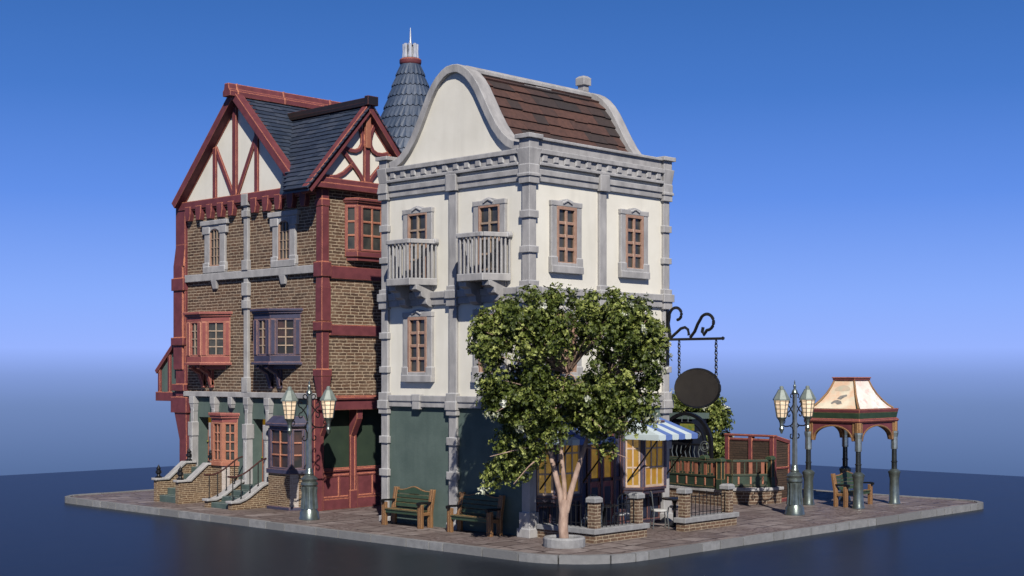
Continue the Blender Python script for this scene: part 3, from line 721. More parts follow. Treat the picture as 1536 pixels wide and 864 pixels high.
def side_oriel():
    P = [(1.22, 8.7), (1.45, 8.38), (2.95, 8.38), (3.2, 8.7)]
    g = lambda e: [(1.22 - e, 8.7), (1.45 - e * .6, 8.38 - e), (2.95 + e * .6, 8.38 - e), (3.2 + e, 8.7)]
    m = MB(); m.plan(g(0), 7.56, 7.72); m.plan(g(-.06), 7.44, 7.559)
    o = obj('oriel_window', m, M['timber'], H); cornice_of(o, M['timber'], ((g(0), 9.08, 9.16), (g(.05), 9.161, 9.22), (g(.09), 9.221, 9.3)))
    for i, (k, e) in enumerate(((1, .03), (3, .14), (1, .03))):
        F, Ln = FL(P[i], P[i + 1])
        for u in (0, Ln - e): m = MB(); m.box(F, u, u + e, -.06, .01, 7.721, 9.079); obj('mullion', m, M['timber'], o)
        glazed(F, e + .001, Ln - e - .001, 7.722, 9.078, k, 3, o, M['rose'], M['pane'], .06, .06, d=-.03, depth=.045, name='casement', bmat=M['orange'], base=-.06)
side_oriel()
# ground floor columns, capitals
for a, b in ((15.18, 15.37), (14.0, 14.19), (12.19, 12.38), (11.13, 11.3)):
    m = MB(); c = (a + b) / 2; h = (b - a) / 2
    m.box(ID, .17, .42, c - h, c + h, 0, 2.05); m.box(ID, .15, .44, c - h - .025, c + h + .025, 2.05, 2.5)
    m.box(ID, .22, .42, c - h * .75, c + h * .75, 2.5, 2.95); m.box(ID, .155, .169, c - h * .5, c + h * .5, .3, 1.95)
    m.taper(ID, 2.85, (.24, .4, c - .08, c + .08), 3.1, (.2, .4, c - .115, c + .115)); m.box(ID, .19, .4, c - .125, c + .125, 3.1, 3.329)
    obj('column', m, M['stone'], H)
for c in (13.2, 10.2): m = MB(); m.taper(ID, 2.98, (.28, .42, c - .06, c + .06), 3.1, (.24, .42, c - .09, c + .09)); m.box(ID, .235, .42, c - .1, c + .1, 3.1, 3.329); obj('keystone', m, M['stone'], H)
for a, b, z in ((14.161, 15.149, 1.06), (11.281, 12.179, .65)):
    F = FX(.8)
    m = MB(); m.box(F, a + .01, b - .01, 0, .06, z, 2.72); dr = obj('door', m, M['orange'], H)
    m = MB(); m.box(F, a + .08, b - .08, .06, .08, 2.3, 2.66); obj('fanlight', m, M['amber'], dr)
    m = MB(); m.box(F, a + .1, b - .1, .06, .08, z + .1, z + .55); m.box(F, a + .1, b - .1, .06, .08, z + .65, 2.2); obj('panel', m, M['navy'], dr)
    m = MB(); m.lathe(F(b - .06, .1, z + .8), [(.0, -.03), (.03, -.015), (.03, .015), (0, .03)], 10); obj('handle', m, M['gold'], dr)
# ground floor bay with orange lights
def low_bay(c, y0, y1, xf, yr, yl, zs, mat, bars, pm, roof, cols):
    P = [(X0, yl), (xf, y1), (xf, y0), (X0, yr)]
    G = lambda e: [(X0, yl + e), (xf - e, y1 + e * .6), (xf - e, y0 - e * .6), (X0, yr - e)]
    m = MB(); m.plan(G(0), .1, zs); b = obj('bay_window', m, M['small_brick'], H)
    m = MB(); m.plan(G(.05), 0, .099); obj('plinth', m, mat, b); m = MB(); m.plan(G(.06), zs + .001, zs + .14); obj('sill', m, mat, b)
    m = MB()
    if roof == 'cornice': m.plan(G(-.02), 2.52, 2.66); m.plan(G(.04), 2.661, 2.74); m.plan(G(.08), 2.741, 2.83)
    else:
        m.plan(G(-.02), 2.42, 2.5); m.plan(G(.08), 2.5, 2.58); p0, p1 = G(.08), G(-.12)
        m.add([(x, y, 2.581) for x, y in p0] + [(x, y, 2.8) for x, y in p1], [(0, 1, 2, 3), (7, 6, 5, 4)] + [(i, (i + 1) % 4, 4 + (i + 1) % 4, 4 + i) for i in range(4)])
    obj('bay_roof', m, mat if roof != 'cornice' else M['rose'], b)
    zt = 2.519 if roof == 'cornice' else 2.419
    for i in (0, 1, 2):
        F, Ln = FL(G(-.03)[i], G(-.03)[i + 1])
        if Ln < .05: continue
        for u in (0, Ln - .065): fr = MB(); fr.box(F, u, u + .065, -.08, .02, zs + .141, zt); obj('mullion', fr, mat if bars != 'orange' else M['orange'], b)
        k, r = cols[i]
        glazed(F, .066, Ln - .066, zs + .142, zt - .001, k, r, b, M['orange'] if bars == 'orange' else M['navy'], pm, .045, .045, d=-.04, depth=.06, name='casement', bmat=M['orange'], base=-.08)
    F, Ln = FL(G(0.004)[2], G(0.004)[3])
    m = MB(); m.box(F, 0.0, min(.26, Ln - .02), -.02, .004, .101, zs - .001); obj('quoin', m, M['white_brick'], b)
low_bay(13.6, 13.38, 13.97, .08, 12.95, 14.0, 1.16, M['orange'], 'orange', M['pane'], 'cornice', ((1, 4), (2, 4), (2, 4)))
low_bay(10.2, 9.74, 10.8, -.02, 9.5, 10.8, 1.08, M['navy'], 'navy', M['pane_warm'], 'hood', ((1, 3), (2, 3), (1, 3)))
# oriel bay on the side of the house furthest from the corner
m = MB(); A = [(16.2, 5.3), (17.62, 4.1), (17.62, 3.2), (16.2, 3.2)]
m.prism(FX(.5), A, -2.4, 0); sb = obj('side_bay', m, M['green_wall'], H)
m = MB(); F = FX(.5)
m.ribbon(F, [(16.1, 5.48), (17.7, 4.12)], .14, -2.5, .12); m.box(F, 16.2, 17.66, -2.4, .14, 3.15, 3.45)
for u in (17.5, 16.9): m.box(F, u, u + .12, 0, .08, 3.451, 4.3 + (17.5 - u) * .8)
obj('bay_frame', m, M['timber'], sb)
# gables: front and side
def rake_gable(F, uc, zt, half, zb, d_panel, d_rake, w, name):
    m = MB(); m.prism(F, [(uc - half, zb), (uc + half, zb), (uc, zt - .1)], -.3, d_panel); return obj(name, m, M['plaster'], H)
g = rake_gable(FX(.4), 12.87, 12.72, 3.14, 9.681, 0, .45, .3, 'gable_wall')
SL = (12.80 - 9.55) / 3.38
m = MB(); F = FX(.4)
GC = 12.87
m.ribbon(F, [(GC + 3.32, 9.58), (GC + .02, 12.80)], .24, .02, .31); m.ribbon(F, [(GC - .02, 12.80), (GC - 3.32, 9.58)], .24, .02, .312)
m.ribbon(F, [(GC + 3.26, 9.54), (GC + .02, 12.70)], .18, -.2, .019); m.ribbon(F, [(GC - .02, 12.70), (GC - 3.26, 9.54)], .18, -.2, .0191)
obj('rake_board', m, M['timber'], g)
m = MB(); F = FX(.4)
m.box(F, 12.96, 13.16, .0, .09, 9.681, 12.45)
for u, zt in ((14.18, 11.3), (11.93, 11.6)): m.box(F, u - .085, u + .085, 0, .07, 9.681, zt)
m.ribbon(F, [(14.15, 11.3), (13.2, 9.72)], .15, 0, .06); m.ribbon(F, [(11.96, 11.4), (12.94, 9.72)], .15, 0, .06)
obj('gable_timber', m, M['timber'], g)
g2 = MB(); UC = 1.95; ZT = 12.1; FSD = FY(8.62)
g2.prism(FSD, [(UC - 2.05, 9.6), (UC + 2.05, 9.6), (UC, 11.95)], -.3, 0); g2 = obj('side_gable_wall', g2, M['plaster'], H)
m = MB(); s2 = 1.14
m.ribbon(FSD, [(UC - 2.32, 9.40), (UC + .01, 12.08)], .24, .02, .26); m.ribbon(FSD, [(UC - .01, 12.08), (UC + 2.32, 9.40)], .24, .02, .261)
m.ribbon(FSD, [(UC - 2.28, 9.36), (UC + .01, 11.95)], .18, -.2, .019); m.ribbon(FSD, [(UC - .01, 11.95), (UC + 2.28, 9.36)], .18, -.2, .0191)
obj('rake_board', m, M['timber'], g2)
m = MB(); m.box(FSD, UC - 2.0, UC + 2.0, 0, .2, 9.5, 9.66); m.box(FSD, UC - 1.95, UC + 1.95, 0, .14, 9.661, 9.82); m.box(FSD, UC - .1, UC + .1, 0, .1, 9.821, 11.9)
def arc(cx, cz, r, a0, a1, n=10): return [(cx + r * math.cos(R(a0 + (a1 - a0) * i / n)), cz + r * math.sin(R(a0 + (a1 - a0) * i / n))) for i in range(n + 1)]
for s in (-1, 1):
    up = [(UC + s * (.35 - .28 * math.cos(R(a)) + .27), 10.78 + .75 * math.sin(R(a))) for a in range(0, 1)]
    pts = [(UC + s * u, z) for u, z in ((.33, 11.62), (.22, 11.4), (.15, 11.15), (.16, 10.95), (.25, 10.8), (.42, 10.72), (.62, 10.72), (.84, 10.78))]
    m.ribbon(FSD, pts, .12, 0, .07)
    pts = [(UC + s * u, z) for u, z in ((.98, 10.72), (.8, 10.58), (.62, 10.4), (.42, 10.2), (.25, 10.02), (.12, 9.84))]
    m.ribbon(FSD, pts, .13, 0, .075)
    pts = [(UC + s * u, z) for u, z in ((1.62, 9.86), (1.35, 9.85), (1.1, 9.9), (.85, 10.03), (.65, 10.2), (.5, 10.34))]
    m.ribbon(FSD, pts, .12, 0, .065)
obj('gable_timber', m, M['timber'], g2)
m = MB(); m.box(FSD, UC - .085, UC + .085, .1, .16, 10.85, 12.0); obj('king_post', m, M['orange'], g2)
# roofs
YR, ZR = 12.87, 12.82
LR = math.hypot(3.32, 3.22); cy, sy = 3.32 / LR, 3.22 / LR
def SR(a, b, h): return (.14 + a, YR - (LR - b) * cy - h * sy, ZR - (LR - b) * sy + h * cy)
def SLf(a, b, h): x, y, z = SR(a, b, h); return (x, 2 * YR - y, z)
m = MB(); shingles(m, SR, 5.5, LR, .205, .42, .042, .035); shingles(m, SLf, 5.5, LR, .205, .42, .042, .035)
rf = obj('roof', m, M['slate'], H)
m = MB(); m.prism(FX(.1), [(YR - 3.28, 9.56), (YR - 3.3, 9.6), (YR, ZR - .03), (YR + 3.3, 9.6), (YR + 3.28, 9.56), (YR, ZR - .12)], -5.4, -.06); obj('roof_deck', m, M['slate'], rf)
L2 = math.hypot(2.42, 2.72); c2, s2 = 2.42 / L2, 2.72 / L2; YE = 8.32
def S2(a, b, h): return (UC - (L2 - b) * c2 - h * s2, YE + a, 12.14 - (L2 - b) * s2 + h * c2)
def S3(a, b, h): x, y, z = S2(a, b, h); return (2 * UC - x, y, z)
lim = lambda b: YR - (ZR - (12.14 - (L2 - b) * s2)) / sy * cy + .02 - YE
m = MB(); shingles(m, S2, 5.0, L2, .205, .42, .042, .04, amax=lim); shingles(m, S3, 5.0, L2, .205, .42, .042, .035, amax=lim)
obj('dormer_roof', m, M['slate'], rf)
m = MB()
for sgn in (-1, 1):
    P = [(UC + sgn * 2.36, 8.36, 9.40), (UC, 8.36, 12.06), (UC, 12.3, 12.06), (UC + sgn * 2.36, 9.72, 9.40)]
    m.add(P + [(x, y, z - .06) for x, y, z in P], [(0, 1, 2, 3), (7, 6, 5, 4), (0, 1, 5, 4), (1, 2, 6, 5), (2, 3, 7, 6), (3, 0, 4, 7)])
obj('dormer_deck', m, M['slate'], rf)
m = MB(); m.prism(FX(-.1), [(YR - .2, 12.72), (YR - .2, 12.88), (YR - .13, 12.95), (YR - .1, 13.12), (YR + .1, 13.12), (YR + .13, 12.95), (YR + .2, 12.88), (YR + .2, 12.72)], -5.95, 0)
for x in (.2, 2.0, 3.9, 5.6): m.prism(FX(x), [(YR - .215, 12.71), (YR - .215, 12.89), (YR - .145, 12.96), (YR - .11, 13.135), (YR + .11, 13.135), (YR + .145, 12.96), (YR + .215, 12.89), (YR + .215, 12.71)], -.05, 0)
obj('ridge_beam', m, M['timber'], rf)
m = MB(); m.prism(FY(8.28), [(UC - .17, 12.1), (UC - .17, 12.2), (UC - .1, 12.36), (UC + .1, 12.36), (UC + .17, 12.2), (UC + .17, 12.1)], -4.1, 0); m.box(ID, UC - .2, UC + .2, 8.26, 8.42, 12.11, 12.38)
obj('dormer_ridge', m, M['black_ridge'], rf)
m = MB(); m.box(ID, 2.2, 3.3, 14.0, 14.5, 11.0, 12.9); ch = obj('chimney', m, M['brick'], rf)
for i in range(3):
    m = MB(); m.lathe((2.4 + .33 * i, 14.25, 12.9), [(.12, 0), (.10, .3), (.13, .32), (.13, .4), (.09, .4)], 12); obj('chimney_pot', m, M['pot'], ch)
# entrance stairs
def stair(name, y0, y1, wall_h, top, xf, x_top, thick, steps, curve, zero):
    """two brick cheek walls with stone caps, steps between"""
    m = MB(); n = steps; zt = top
    for i in range(n):
        z1 = zt * (i + 1) / n; x = xf + .1 + (.42 - xf - .1) * i / n
        m.box(ID, x, .62, y0 + thick + .002, y1 - thick - .002, zt * i / n + (.001 if i else 0), z1)
    st = obj(name, m, M['riser'], H)
    for a, b in ((y0, y0 + thick), (y1 - thick, y1)):
        if curve: prof = [(xf, wall_h), (xf + .25, wall_h + .0), (xf + .45, wall_h + .06), (xf + .62, wall_h + .14), (x_top - .15, zt + .0), (x_top + .02, zt + .06), (x_top + .3, zt + .07)]
        else: prof = [(xf, wall_h), (xf + .42, wall_h), (x_top - .1, zt + .12), (x_top + .3, zt + .12)]
        Fz = lambda u, d, z: (u, d, z)
        m = MB(); m.prism(Fz, [(xf, 0)] + prof + [(x_top + .3, 0)], a, b); w = obj('cheek_wall', m, M['small_brick'], st)
        m = MB(); m.ribbon(Fz, [(prof[0][0] - .06, prof[0][1] + .035)] + [(u, z + .035) for u, z in prof[1:]], .07, a - .05, b + .05); obj('coping', m, M['stone'], w)
        if not curve:
            for u, z in ((xf + .12, wall_h + .07), (x_top + .1, zt + .19)):
                m = MB(); m.lathe((u, (a + b) / 2, z), [(r_ * 1.25, z_ * 1.2) for r_, z_ in [(.09, 0), (.09, .03), (.05, .05), (.04, .09), (.075, .13), (.075, .18), (.045, .21), (.06, .25), (.03, .30), (.012, .33), (.0, .36)]], 12); obj('finial', m, M['black'], w, smooth=True)
        else:
            pts = []; hm = MB()
            Z = lambda x: next((p[1] + (q[1] - p[1]) * (x - p[0]) / (q[0] - p[0]) for p, q in zip(prof, prof[1:]) if p[0] <= x <= q[0]), prof[-1][1])
            xs = [xf + .1, xf + .4, xf + .72, xf + 1.02, x_top + .15]
            for x in xs:
                mm = MB(); mm.tube([(x, (a + b) / 2, Z(x) + .06), (x, (a + b) / 2, Z(x) + .78)], .017, 8); mm.lathe((x, (a + b) / 2, Z(x) + .06), [(.035, 0), (.035, .02), (.02, .05)], 8); obj('baluster', mm, M['steel'], w)
            xx = [xf - .08 + (x_top + .42 - xf) * i / 16 for i in range(17)]
            hm.tube([(x, (a + b) / 2, Z(min(max(x, xf), x_top + .29)) + .78 + (.0 if i else .02)) for i, x in enumerate(xx)], .026, 8); obj('handrail', hm, M['rail_red'], w)
stair('entrance_stair', 13.93, 15.34, .68, 1.05, -1.15, .0, .17, 5, False, 0)
stair('entrance_stair', 11.07, 12.5, .2, .64, -1.15, .1, .2, 4, True, 0)
OFF = Vector((0, 0, 0))

# ================================================================== TOWER BEHIND
TX, TY = 7.25, 12.5
OFF = Vector((TX, TY, 0))
T = thing('round_tower', OFF, 'round tower with conical grey slate spire behind the two houses', 'tower')
m = MB(); m.lathe((TX, TY, 0), [(1.5, 0), (1.5, 10.6), (1.65, 10.8), (1.65, 10.95)], 40); obj('wall', m, M['plaster'], T, smooth=True)
zb, zt, rb, rt = 10.9, 14.78, 1.72, .33
m = MB(); rows = 10; n0 = 54
for i in range(rows):
    z0 = zb + (zt - zb) * i / rows; z1 = zb + (zt - zb) * (i + 1.15) / rows
    r0 = rb + (rt - rb) * i / rows + .05; r1 = rb + (rt - rb) * (i + 1.15) / rows + .006
    n = max(16, int(n0 - i * 3.6)); ph = random.random(); gt = [random.random() for _ in range(n // 4 + 1)]
    for k in range(n):
        a0 = 2 * math.pi * (k + ph) / n; a1 = 2 * math.pi * (k + 1 + ph) / n; P = [(TX + r1 * math.cos(a0), TY + r1 * math.sin(a0), z1), (TX + r1 * math.cos(a1), TY + r1 * math.sin(a1), z1)]
        low = []
        for q in range(6):
            t = q / 5; a = a1 + (a0 - a1) * t; dz = -.06 * math.sin(math.pi * t) + .03
            low.append((TX + r0 * math.cos(a), TY + r0 * math.sin(a), z0 + dz))
        P += low + [(TX + (x - TX) * .97, TY + (y - TY) * .97, z) for x, y, z in low]
        m.add(P, [tuple(range(8))] + [(2 + q, 3 + q, 9 + q, 8 + q) for q in range(5)], gt[k // 4] * .8 + random.random() * .2)
sp = obj('spire', m, M['tower_slate'], T)
m = MB(); m.lathe((TX, TY, 0), [(rb - .1, zb), (rt - .05, zt)], 30); obj('spire_deck', m, M['tower_slate'], sp)
m = MB(); m.lathe((TX, TY, zt), [(.30, -.05), (.36, 0), (.38, .05), (.38, .16), (.33, .2), (.2, .2)], 24); obj('collar', m, M['timber'], sp, smooth=True)
m = MB(); m.lathe((TX, TY, zt + .2), [(.1, 0), (.1, .45), (.17, .47), (.0, .5)], 12)
for k in range(8):
    a = 2 * math.pi * k / 8; m.lathe((TX + .22 * math.cos(a), TY + .22 * math.sin(a), zt + .2), [(.06, 0), (.075, .06), (.055, .25), (.065, .5), (.02, .52)], 8)
obj('crown', m, M['chrome'], sp, smooth=True)
m = MB(); m.lathe((TX, TY, zt + .7), [(.06, 0), (.035, .12), (.03, .3), (.012, .58)], 10); obj('needle', m, M['chrome'], sp, smooth=True)
OFF = Vector((0, 0, 0))

# ================================================================== HANGING SIGN
SX = 5.47
S = thing('hanging_sign', (SX, -.08, 4.0), 'blank dark oval signboard hanging on chains from scrolled iron bracket', 'sign')
OFF = Vector((SX, -.08, 4.0))
FSg = lambda u, d, z: (SX - d, -.08 - u, z)     # u outward from the wall
m = MB(); m.box(FSg, 0, .04, -.05, .05, 4.3, 5.85); m.box(FSg, .02, 1.86, -.03, .03, 4.98, 5.05); m.lathe(FSg(1.88, 0, 5.015), [(0, -.05), (.05, -.02), (.05, .03), (0, .06)], 10)
br = obj('bracket', m, M['black'], S)
m = MB()
def spiral(cu, cz, r0, r1, a0, a1, n=26): return [FSg(cu + (r0 + (r1 - r0) * i / n) * math.cos(R(a0 + (a1 - a0) * i / n)), 0, cz + (r0 + (r1 - r0) * i / n) * math.sin(R(a0 + (a1 - a0) * i / n))) for i in range(n + 1)]
m.tube([FSg(.1, 0, 5.05), FSg(.09, 0, 5.25), FSg(.05, 0, 5.45), FSg(.08, 0, 5.62)] + spiral(.33, 5.68, .25, .13, 190, -80, 20), .042, 8)
m.tube([FSg(.12, 0, 5.05), FSg(.3, 0, 5.18), FSg(.48, 0, 5.31), FSg(.62, 0, 5.34), FSg(.72, 0, 5.28), FSg(.75, 0, 5.12)], .042, 8)
m.tube([FSg(.8, 0, 5.06), FSg(.95, 0, 5.22), FSg(1.05, 0, 5.42), FSg(1.15, 0, 5.56)] + spiral(1.36, 5.45, .24, .2, 140, -90, 18) + [FSg(1.25, 0, 5.12), FSg(1.2, 0, 5.2), FSg(1.23, 0, 5.33)], .044, 8)
obj('scroll', m, M['black'], br, smooth=True)
for u in (.42, 1.66):
    m = MB(); z = 4.97
    k = 0
    while z > 4.02:
        pts = []
        for q in range(9):
            a = 2 * math.pi * q / 8
            off_ = .036 * math.cos(a); dz = .062 * math.sin(a)
            pts.append(FSg(u + (off_ if k % 2 else 0), (0 if k % 2 else off_), z - .05 + dz))
        m.tube(pts, .017, 6); z -= .095; k += 1
    obj('chain', m, M['black'], S)
m = MB(); n = 40; cu, cz = 1.04, 3.68
pts = [(cu + .73 * math.cos(2 * math.pi * k / n), cz + .50 * math.sin(2 * math.pi * k / n)) for k in range(n)]
m.prism(FSg, pts, -.05, .05); sg = obj('signboard', m, M['sign'], S)
m = MB(); rp = [FSg(cu + .735 * math.cos(2 * math.pi * k / n), 0, cz + .505 * math.sin(2 * math.pi * k / n)) for k in range(n + 1)]
m.tube(rp, .045, 8); obj('rim', m, M['black'], sg, smooth=True)
OFF = Vector((0, 0, 0))

# ================================================================== STREET LAMPS
def make_lamp():
    t = thing('street_lamp', (0, 0, 0), '', 'street lamp', 'twin lantern street lamps')
    m = MB(); m.lathe((0, 0, 0), [(.29, 0), (.29, .06), (.27, .1), (.27, .2), (.23, .26), (.22, .29)], 24); obj('base', m, M['lampmetal'], t, smooth=True)
    m = MB(); m.lathe((0, 0, 0), [(.21, .29), (.185, .55), (.175, .75), (.2, .93)], 16); m2 = m
    for k in range(10):
        a = 2 * math.pi * k / 10; m.tube([((r) * math.cos(a), (r) * math.sin(a), z) for r, z in ((.215, .3), (.195, .5), (.18, .72), (.2, .92))], .034, 8)
    m.lathe((0, 0, 0), [(.2, .93), (.24, .97), (.24, 1.03), (.2, 1.06), (.22, 1.1), (.24, 1.13), (.2, 1.18), (.12, 1.24), (.13, 1.28), (.1, 1.33), (.1, 1.4), (.08, 1.43)], 20)
    obj('pedestal', m, M['lampmetal'], t, smooth=True)
    m = MB(); m.lathe((0, 0, 0), [(.08, 1.43), (.074, 2.6), (.066, 3.5)], 10, .16); obj('pole', m, M['pole_metal'], t)
    m = MB(); m.lathe((0, 0, 0), [(.07, 3.49), (.09, 3.52), (.075, 3.58), (.03, 3.64), (.045, 3.69), (.04, 3.73), (.015, 3.78), (.022, 3.81), (.0, 3.9)], 12); obj('finial', m, M['lampmetal'], t, smooth=True)
    for s in (-1, 1):
        m = MB(); P = lambda u, z: (s * u, 0, z)
        def sp(cu, cz, r0, r1, a0, a1, n=16): return [P(cu + (r0 + (r1 - r0) * i / n) * math.cos(R(a0 + (a1 - a0) * i / n)), cz + (r0 + (r1 - r0) * i / n) * math.sin(R(a0 + (a1 - a0) * i / n))) for i in range(n + 1)]
        m.tube([P(.07, 2.72), P(.12, 2.63), P(.2, 2.58), P(.35, 2.56), P(.5, 2.56), P(.6, 2.6), P(.66, 2.68)], .02, 8)
        m.tube([P(.07, 2.4), P(.12, 2.52), P(.22, 2.56)], .018, 8)
        m.tube([P(.075, 2.45), P(.08, 2.3)] + sp(.17, 2.28, .09, .05, 180, 440), .017, 8)
        m.tube([P(.07, 2.75), P(.1, 2.92), P(.2, 3.05), P(.3, 3.14)] + sp(.3, 3.22, .085, .045, -80, 170), .017, 8)
        m.tube([P(.07, 3.3), P(.1, 3.16), P(.2, 3.06), P(.28, 2.98)] + sp(.29, 2.9, .085, .045, 80, -180), .017, 8)
        m.tube([P(.075, 3.2), P(.08, 3.38)] + sp(.16, 3.42, .085, .04, 180, -80), .016, 8)
        m.tube(sp(.56, 2.72, .07, .03, 270, 60), .014, 8)
        obj('arm', m, M['black'], t, smooth=True)
        c = (s * .68, 0, 0)
        m = MB(); m.lathe(c, [(.02, 2.36), (.05, 2.44), (.075, 2.5), (.05, 2.56), (.055, 2.66), (.085, 2.74), (.13, 2.8), (.14, 2.82)], 12)
        m2 = MB(); m2.lathe(c, [(.25, 3.31), (.25, 3.345), (.105, 3.6), (.105, 3.62), (.06, 3.625), (.06, 3.69), (.03, 3.72)], 8, 0, .5)
        for k in range(8):
            a = 2 * math.pi * (k + .5) / 8; m.tube([(c[0] + .137 * math.cos(a), .137 * math.sin(a), 2.82), (c[0] + .215 * math.cos(a), .215 * math.sin(a), 3.31)], .011, 6)
        for z, r in ((2.825, .142), (2.95, .160), (3.07, .179), (3.19, .198)):
            m.tube([(c[0] + r * math.cos(2 * math.pi * (k + .5) / 8), r * math.sin(2 * math.pi * (k + .5) / 8), z) for k in range(9)], .0075, 6)
        ln = obj('lantern', m, M['lampmetal'], t); obj('lantern_roof', m2, M['verdigris'], ln)
        m = MB(); m.lathe(c, [(.128, 2.822), (.206, 3.309)], 8, 0, .5); obj('lamp_glass', m, M['glow'], ln)
    return t
lamp = make_lamp(); lamp.location = (-1.14, 7.37, 0); lamp['label'] = 'green iron twin lantern lamp on the pavement in front of the brick house'
l2 = copy_tree(lamp); l2.location = (9.4, -1.67, 0); l2['label'] = 'green iron twin lantern lamp beside the open pavilion'

# ================================================================== BENCHES
def make_bench():
    t = thing('park_bench', (0, 0, 0), '', 'bench', 'slatted garden benches')
    # local: seat faces -X, long side along Y (0.75 each way)
    for s in (-1, 1):
        y = s * .72
        m = MB(); m.box(ID, -.22, -.13, y - .075, y - .005, 0, .62); m.box(ID, -.22, -.13, y + .005, y + .075, 0, .62); obj('leg', m, M['wood'], t)
        m = MB()
        for q in (-.075, .005): m.prism(lambda a, b, z: (a, b, z), [(.13, 0), (.21, 0), (.21, .42), (.31, 1.0), (.23, 1.0), (.13, .45)], y + q, y + q + .07)
        obj('back_leg', m, M['wood'], t)
        m = MB(); m.ribbon(lambda a, b, z: (a, b, z), [(-.29, .655), (-.2, .675), (0, .665), (.2, .66), (.27, .655)], .05, y - .045, y + .045); m.tube([(-.25, y - .05, .64), (-.25, y + .05, .64)], .04, 10); obj('armrest', m, M['black'], t)
        m = MB(); m.box(ID, -.129, .129, y - .03, y + .03, .33, .41); obj('side_rail', m, M['wood'], t)
    m = MB()
    for i in range(4): m.box(ID, -.24 + i * .105, -.15 + i * .105, -.64, .64, .425, .45)
    m.box(ID, -.215, -.18, -.64, .64, .34, .424); seat = obj('seat', m, M['bench_green'], t)
    m = MB(); m.box(ID, .15, .19, -.64, .64, .3, .34); m.box(ID, -.18, -.14, -.64, .64, .452, .468); obj('stretcher', m, M['wood'], t)
    m = MB()
    Fb = lambda u, d, z: (.17 + (z - .45) * .17 - d, u, z)
    for a, b in ((.5, .6), (.62, .72), (.74, .83)): m.box(Fb, -.64, .64, 0, .03, a, b)
    top = [(-.64, .85), (.64, .85), (.64, .93), (.45, .93), (.28, .96), (.12, 1.01), (0, 1.03), (-.12, 1.01), (-.28, .96), (-.45, .93), (-.64, .93)]
    m.prism(Fb, top, 0, .03); obj('backrest', m, M['bench_green'], t)
    m = MB(); m.ribbon(Fb, [(u, z + .012) for u, z in top[2:]], .022, -.004, .034); obj('top_rail', m, M['wood'], t)
    return t
bench = make_bench()
bench.location = (-.41, 4.09, 0); bench['label'] = 'green slatted wooden bench against the green wall, nearer the brick house'
b2 = copy_tree(bench); b2.location = (-.41, 1.52, 0); b2['label'] = 'green slatted wooden bench against the green wall, nearer the leafy tree'
b3 = copy_tree(bench); b3.location = (13.12, -1.38, 0); b3.rotation_euler = (0, 0, R(90)); b3['label'] = 'wooden slatted bench standing under the pavilion roof'

# ================================================================== TERRACE WALLS AND RAILINGS
def terrace(name, label, pieces, pillars, rails, loc):
    global OFF
    OFF = Vector(loc); t = thing(name, loc, label, 'wall', 'low terrace walls')
    m = MB(); c = MB()
    for (x0, x1, y0, y1) in pieces:
        m.box(ID, x0, x1, y0, y1, 0, .22)
    b = obj('brick_base', m, M['mid_brick'], t)
    for (x0, x1, y0, y1) in pieces[:1]: c.box(ID, x0 - .05, x1 + .05, y0 - .05, y1 + .05, .221, .345)
    for (x0, x1, y0, y1) in pieces[1:]: c.box(ID, x0 - .05, x1 + .05, y0 + .052, y1 - .01, .221, .344)
    obj('coping', c, M['cap_stone'], t)
    for x, y in pillars:
        m = MB(); m.box(ID, x - .112, x + .112, y - .112, y + .112, .346, .97); p = obj('pillar', m, M['mid_brick'], t)
        m = MB(); m.box(ID, x - .148, x + .148, y - .148, y + .148, .971, 1.07); m.taper(ID, 1.071, (x - .148, x + .148, y - .148, y + .148), 1.11, (x - .1, x + .1, y - .1, y + .1)); obj('pillar_cap', m, M['cap_stone'], p)
    m = MB()
    for (xa, ya, xb, yb) in rails:
        L_ = math.hypot(xb - xa, yb - ya); n = max(2, int(L_ / .15))
        for z in (.44, .86): m.tube([(xa, ya, z), (xb, yb, z)], .011, 6)
        for i in range(n + 1):
            x, y = xa + (xb - xa) * i / n, ya + (yb - ya) * i / n
            m.tube([(x, y, .34), (x, y, .98 if i % 2 else .90)], .012, 6)
    obj('railing', m, M['black'], t); OFF = Vector((0, 0, 0))
terrace('terrace_wall', 'low brick wall with iron railing round the corner beside the leafy tree', [(.12, 2.12, -2.05, -1.77), (.12, .38, -1.77, -.17)], [(.3, -1.88), (1.92, -1.88)],
        [(.3, -.2, .3, -1.75), (.43, -1.9, 1.79, -1.9)], (1.1, -1.9, 0))
terrace('terrace_wall', 'low brick wall with iron railing to the right of the café entrance gap', [(3.68, 5.98, -2.05, -1.77)], [(3.88, -1.88), (5.78, -1.88)], [(4.01, -1.9, 5.65, -1.9)], (4.8, -1.9, 0))

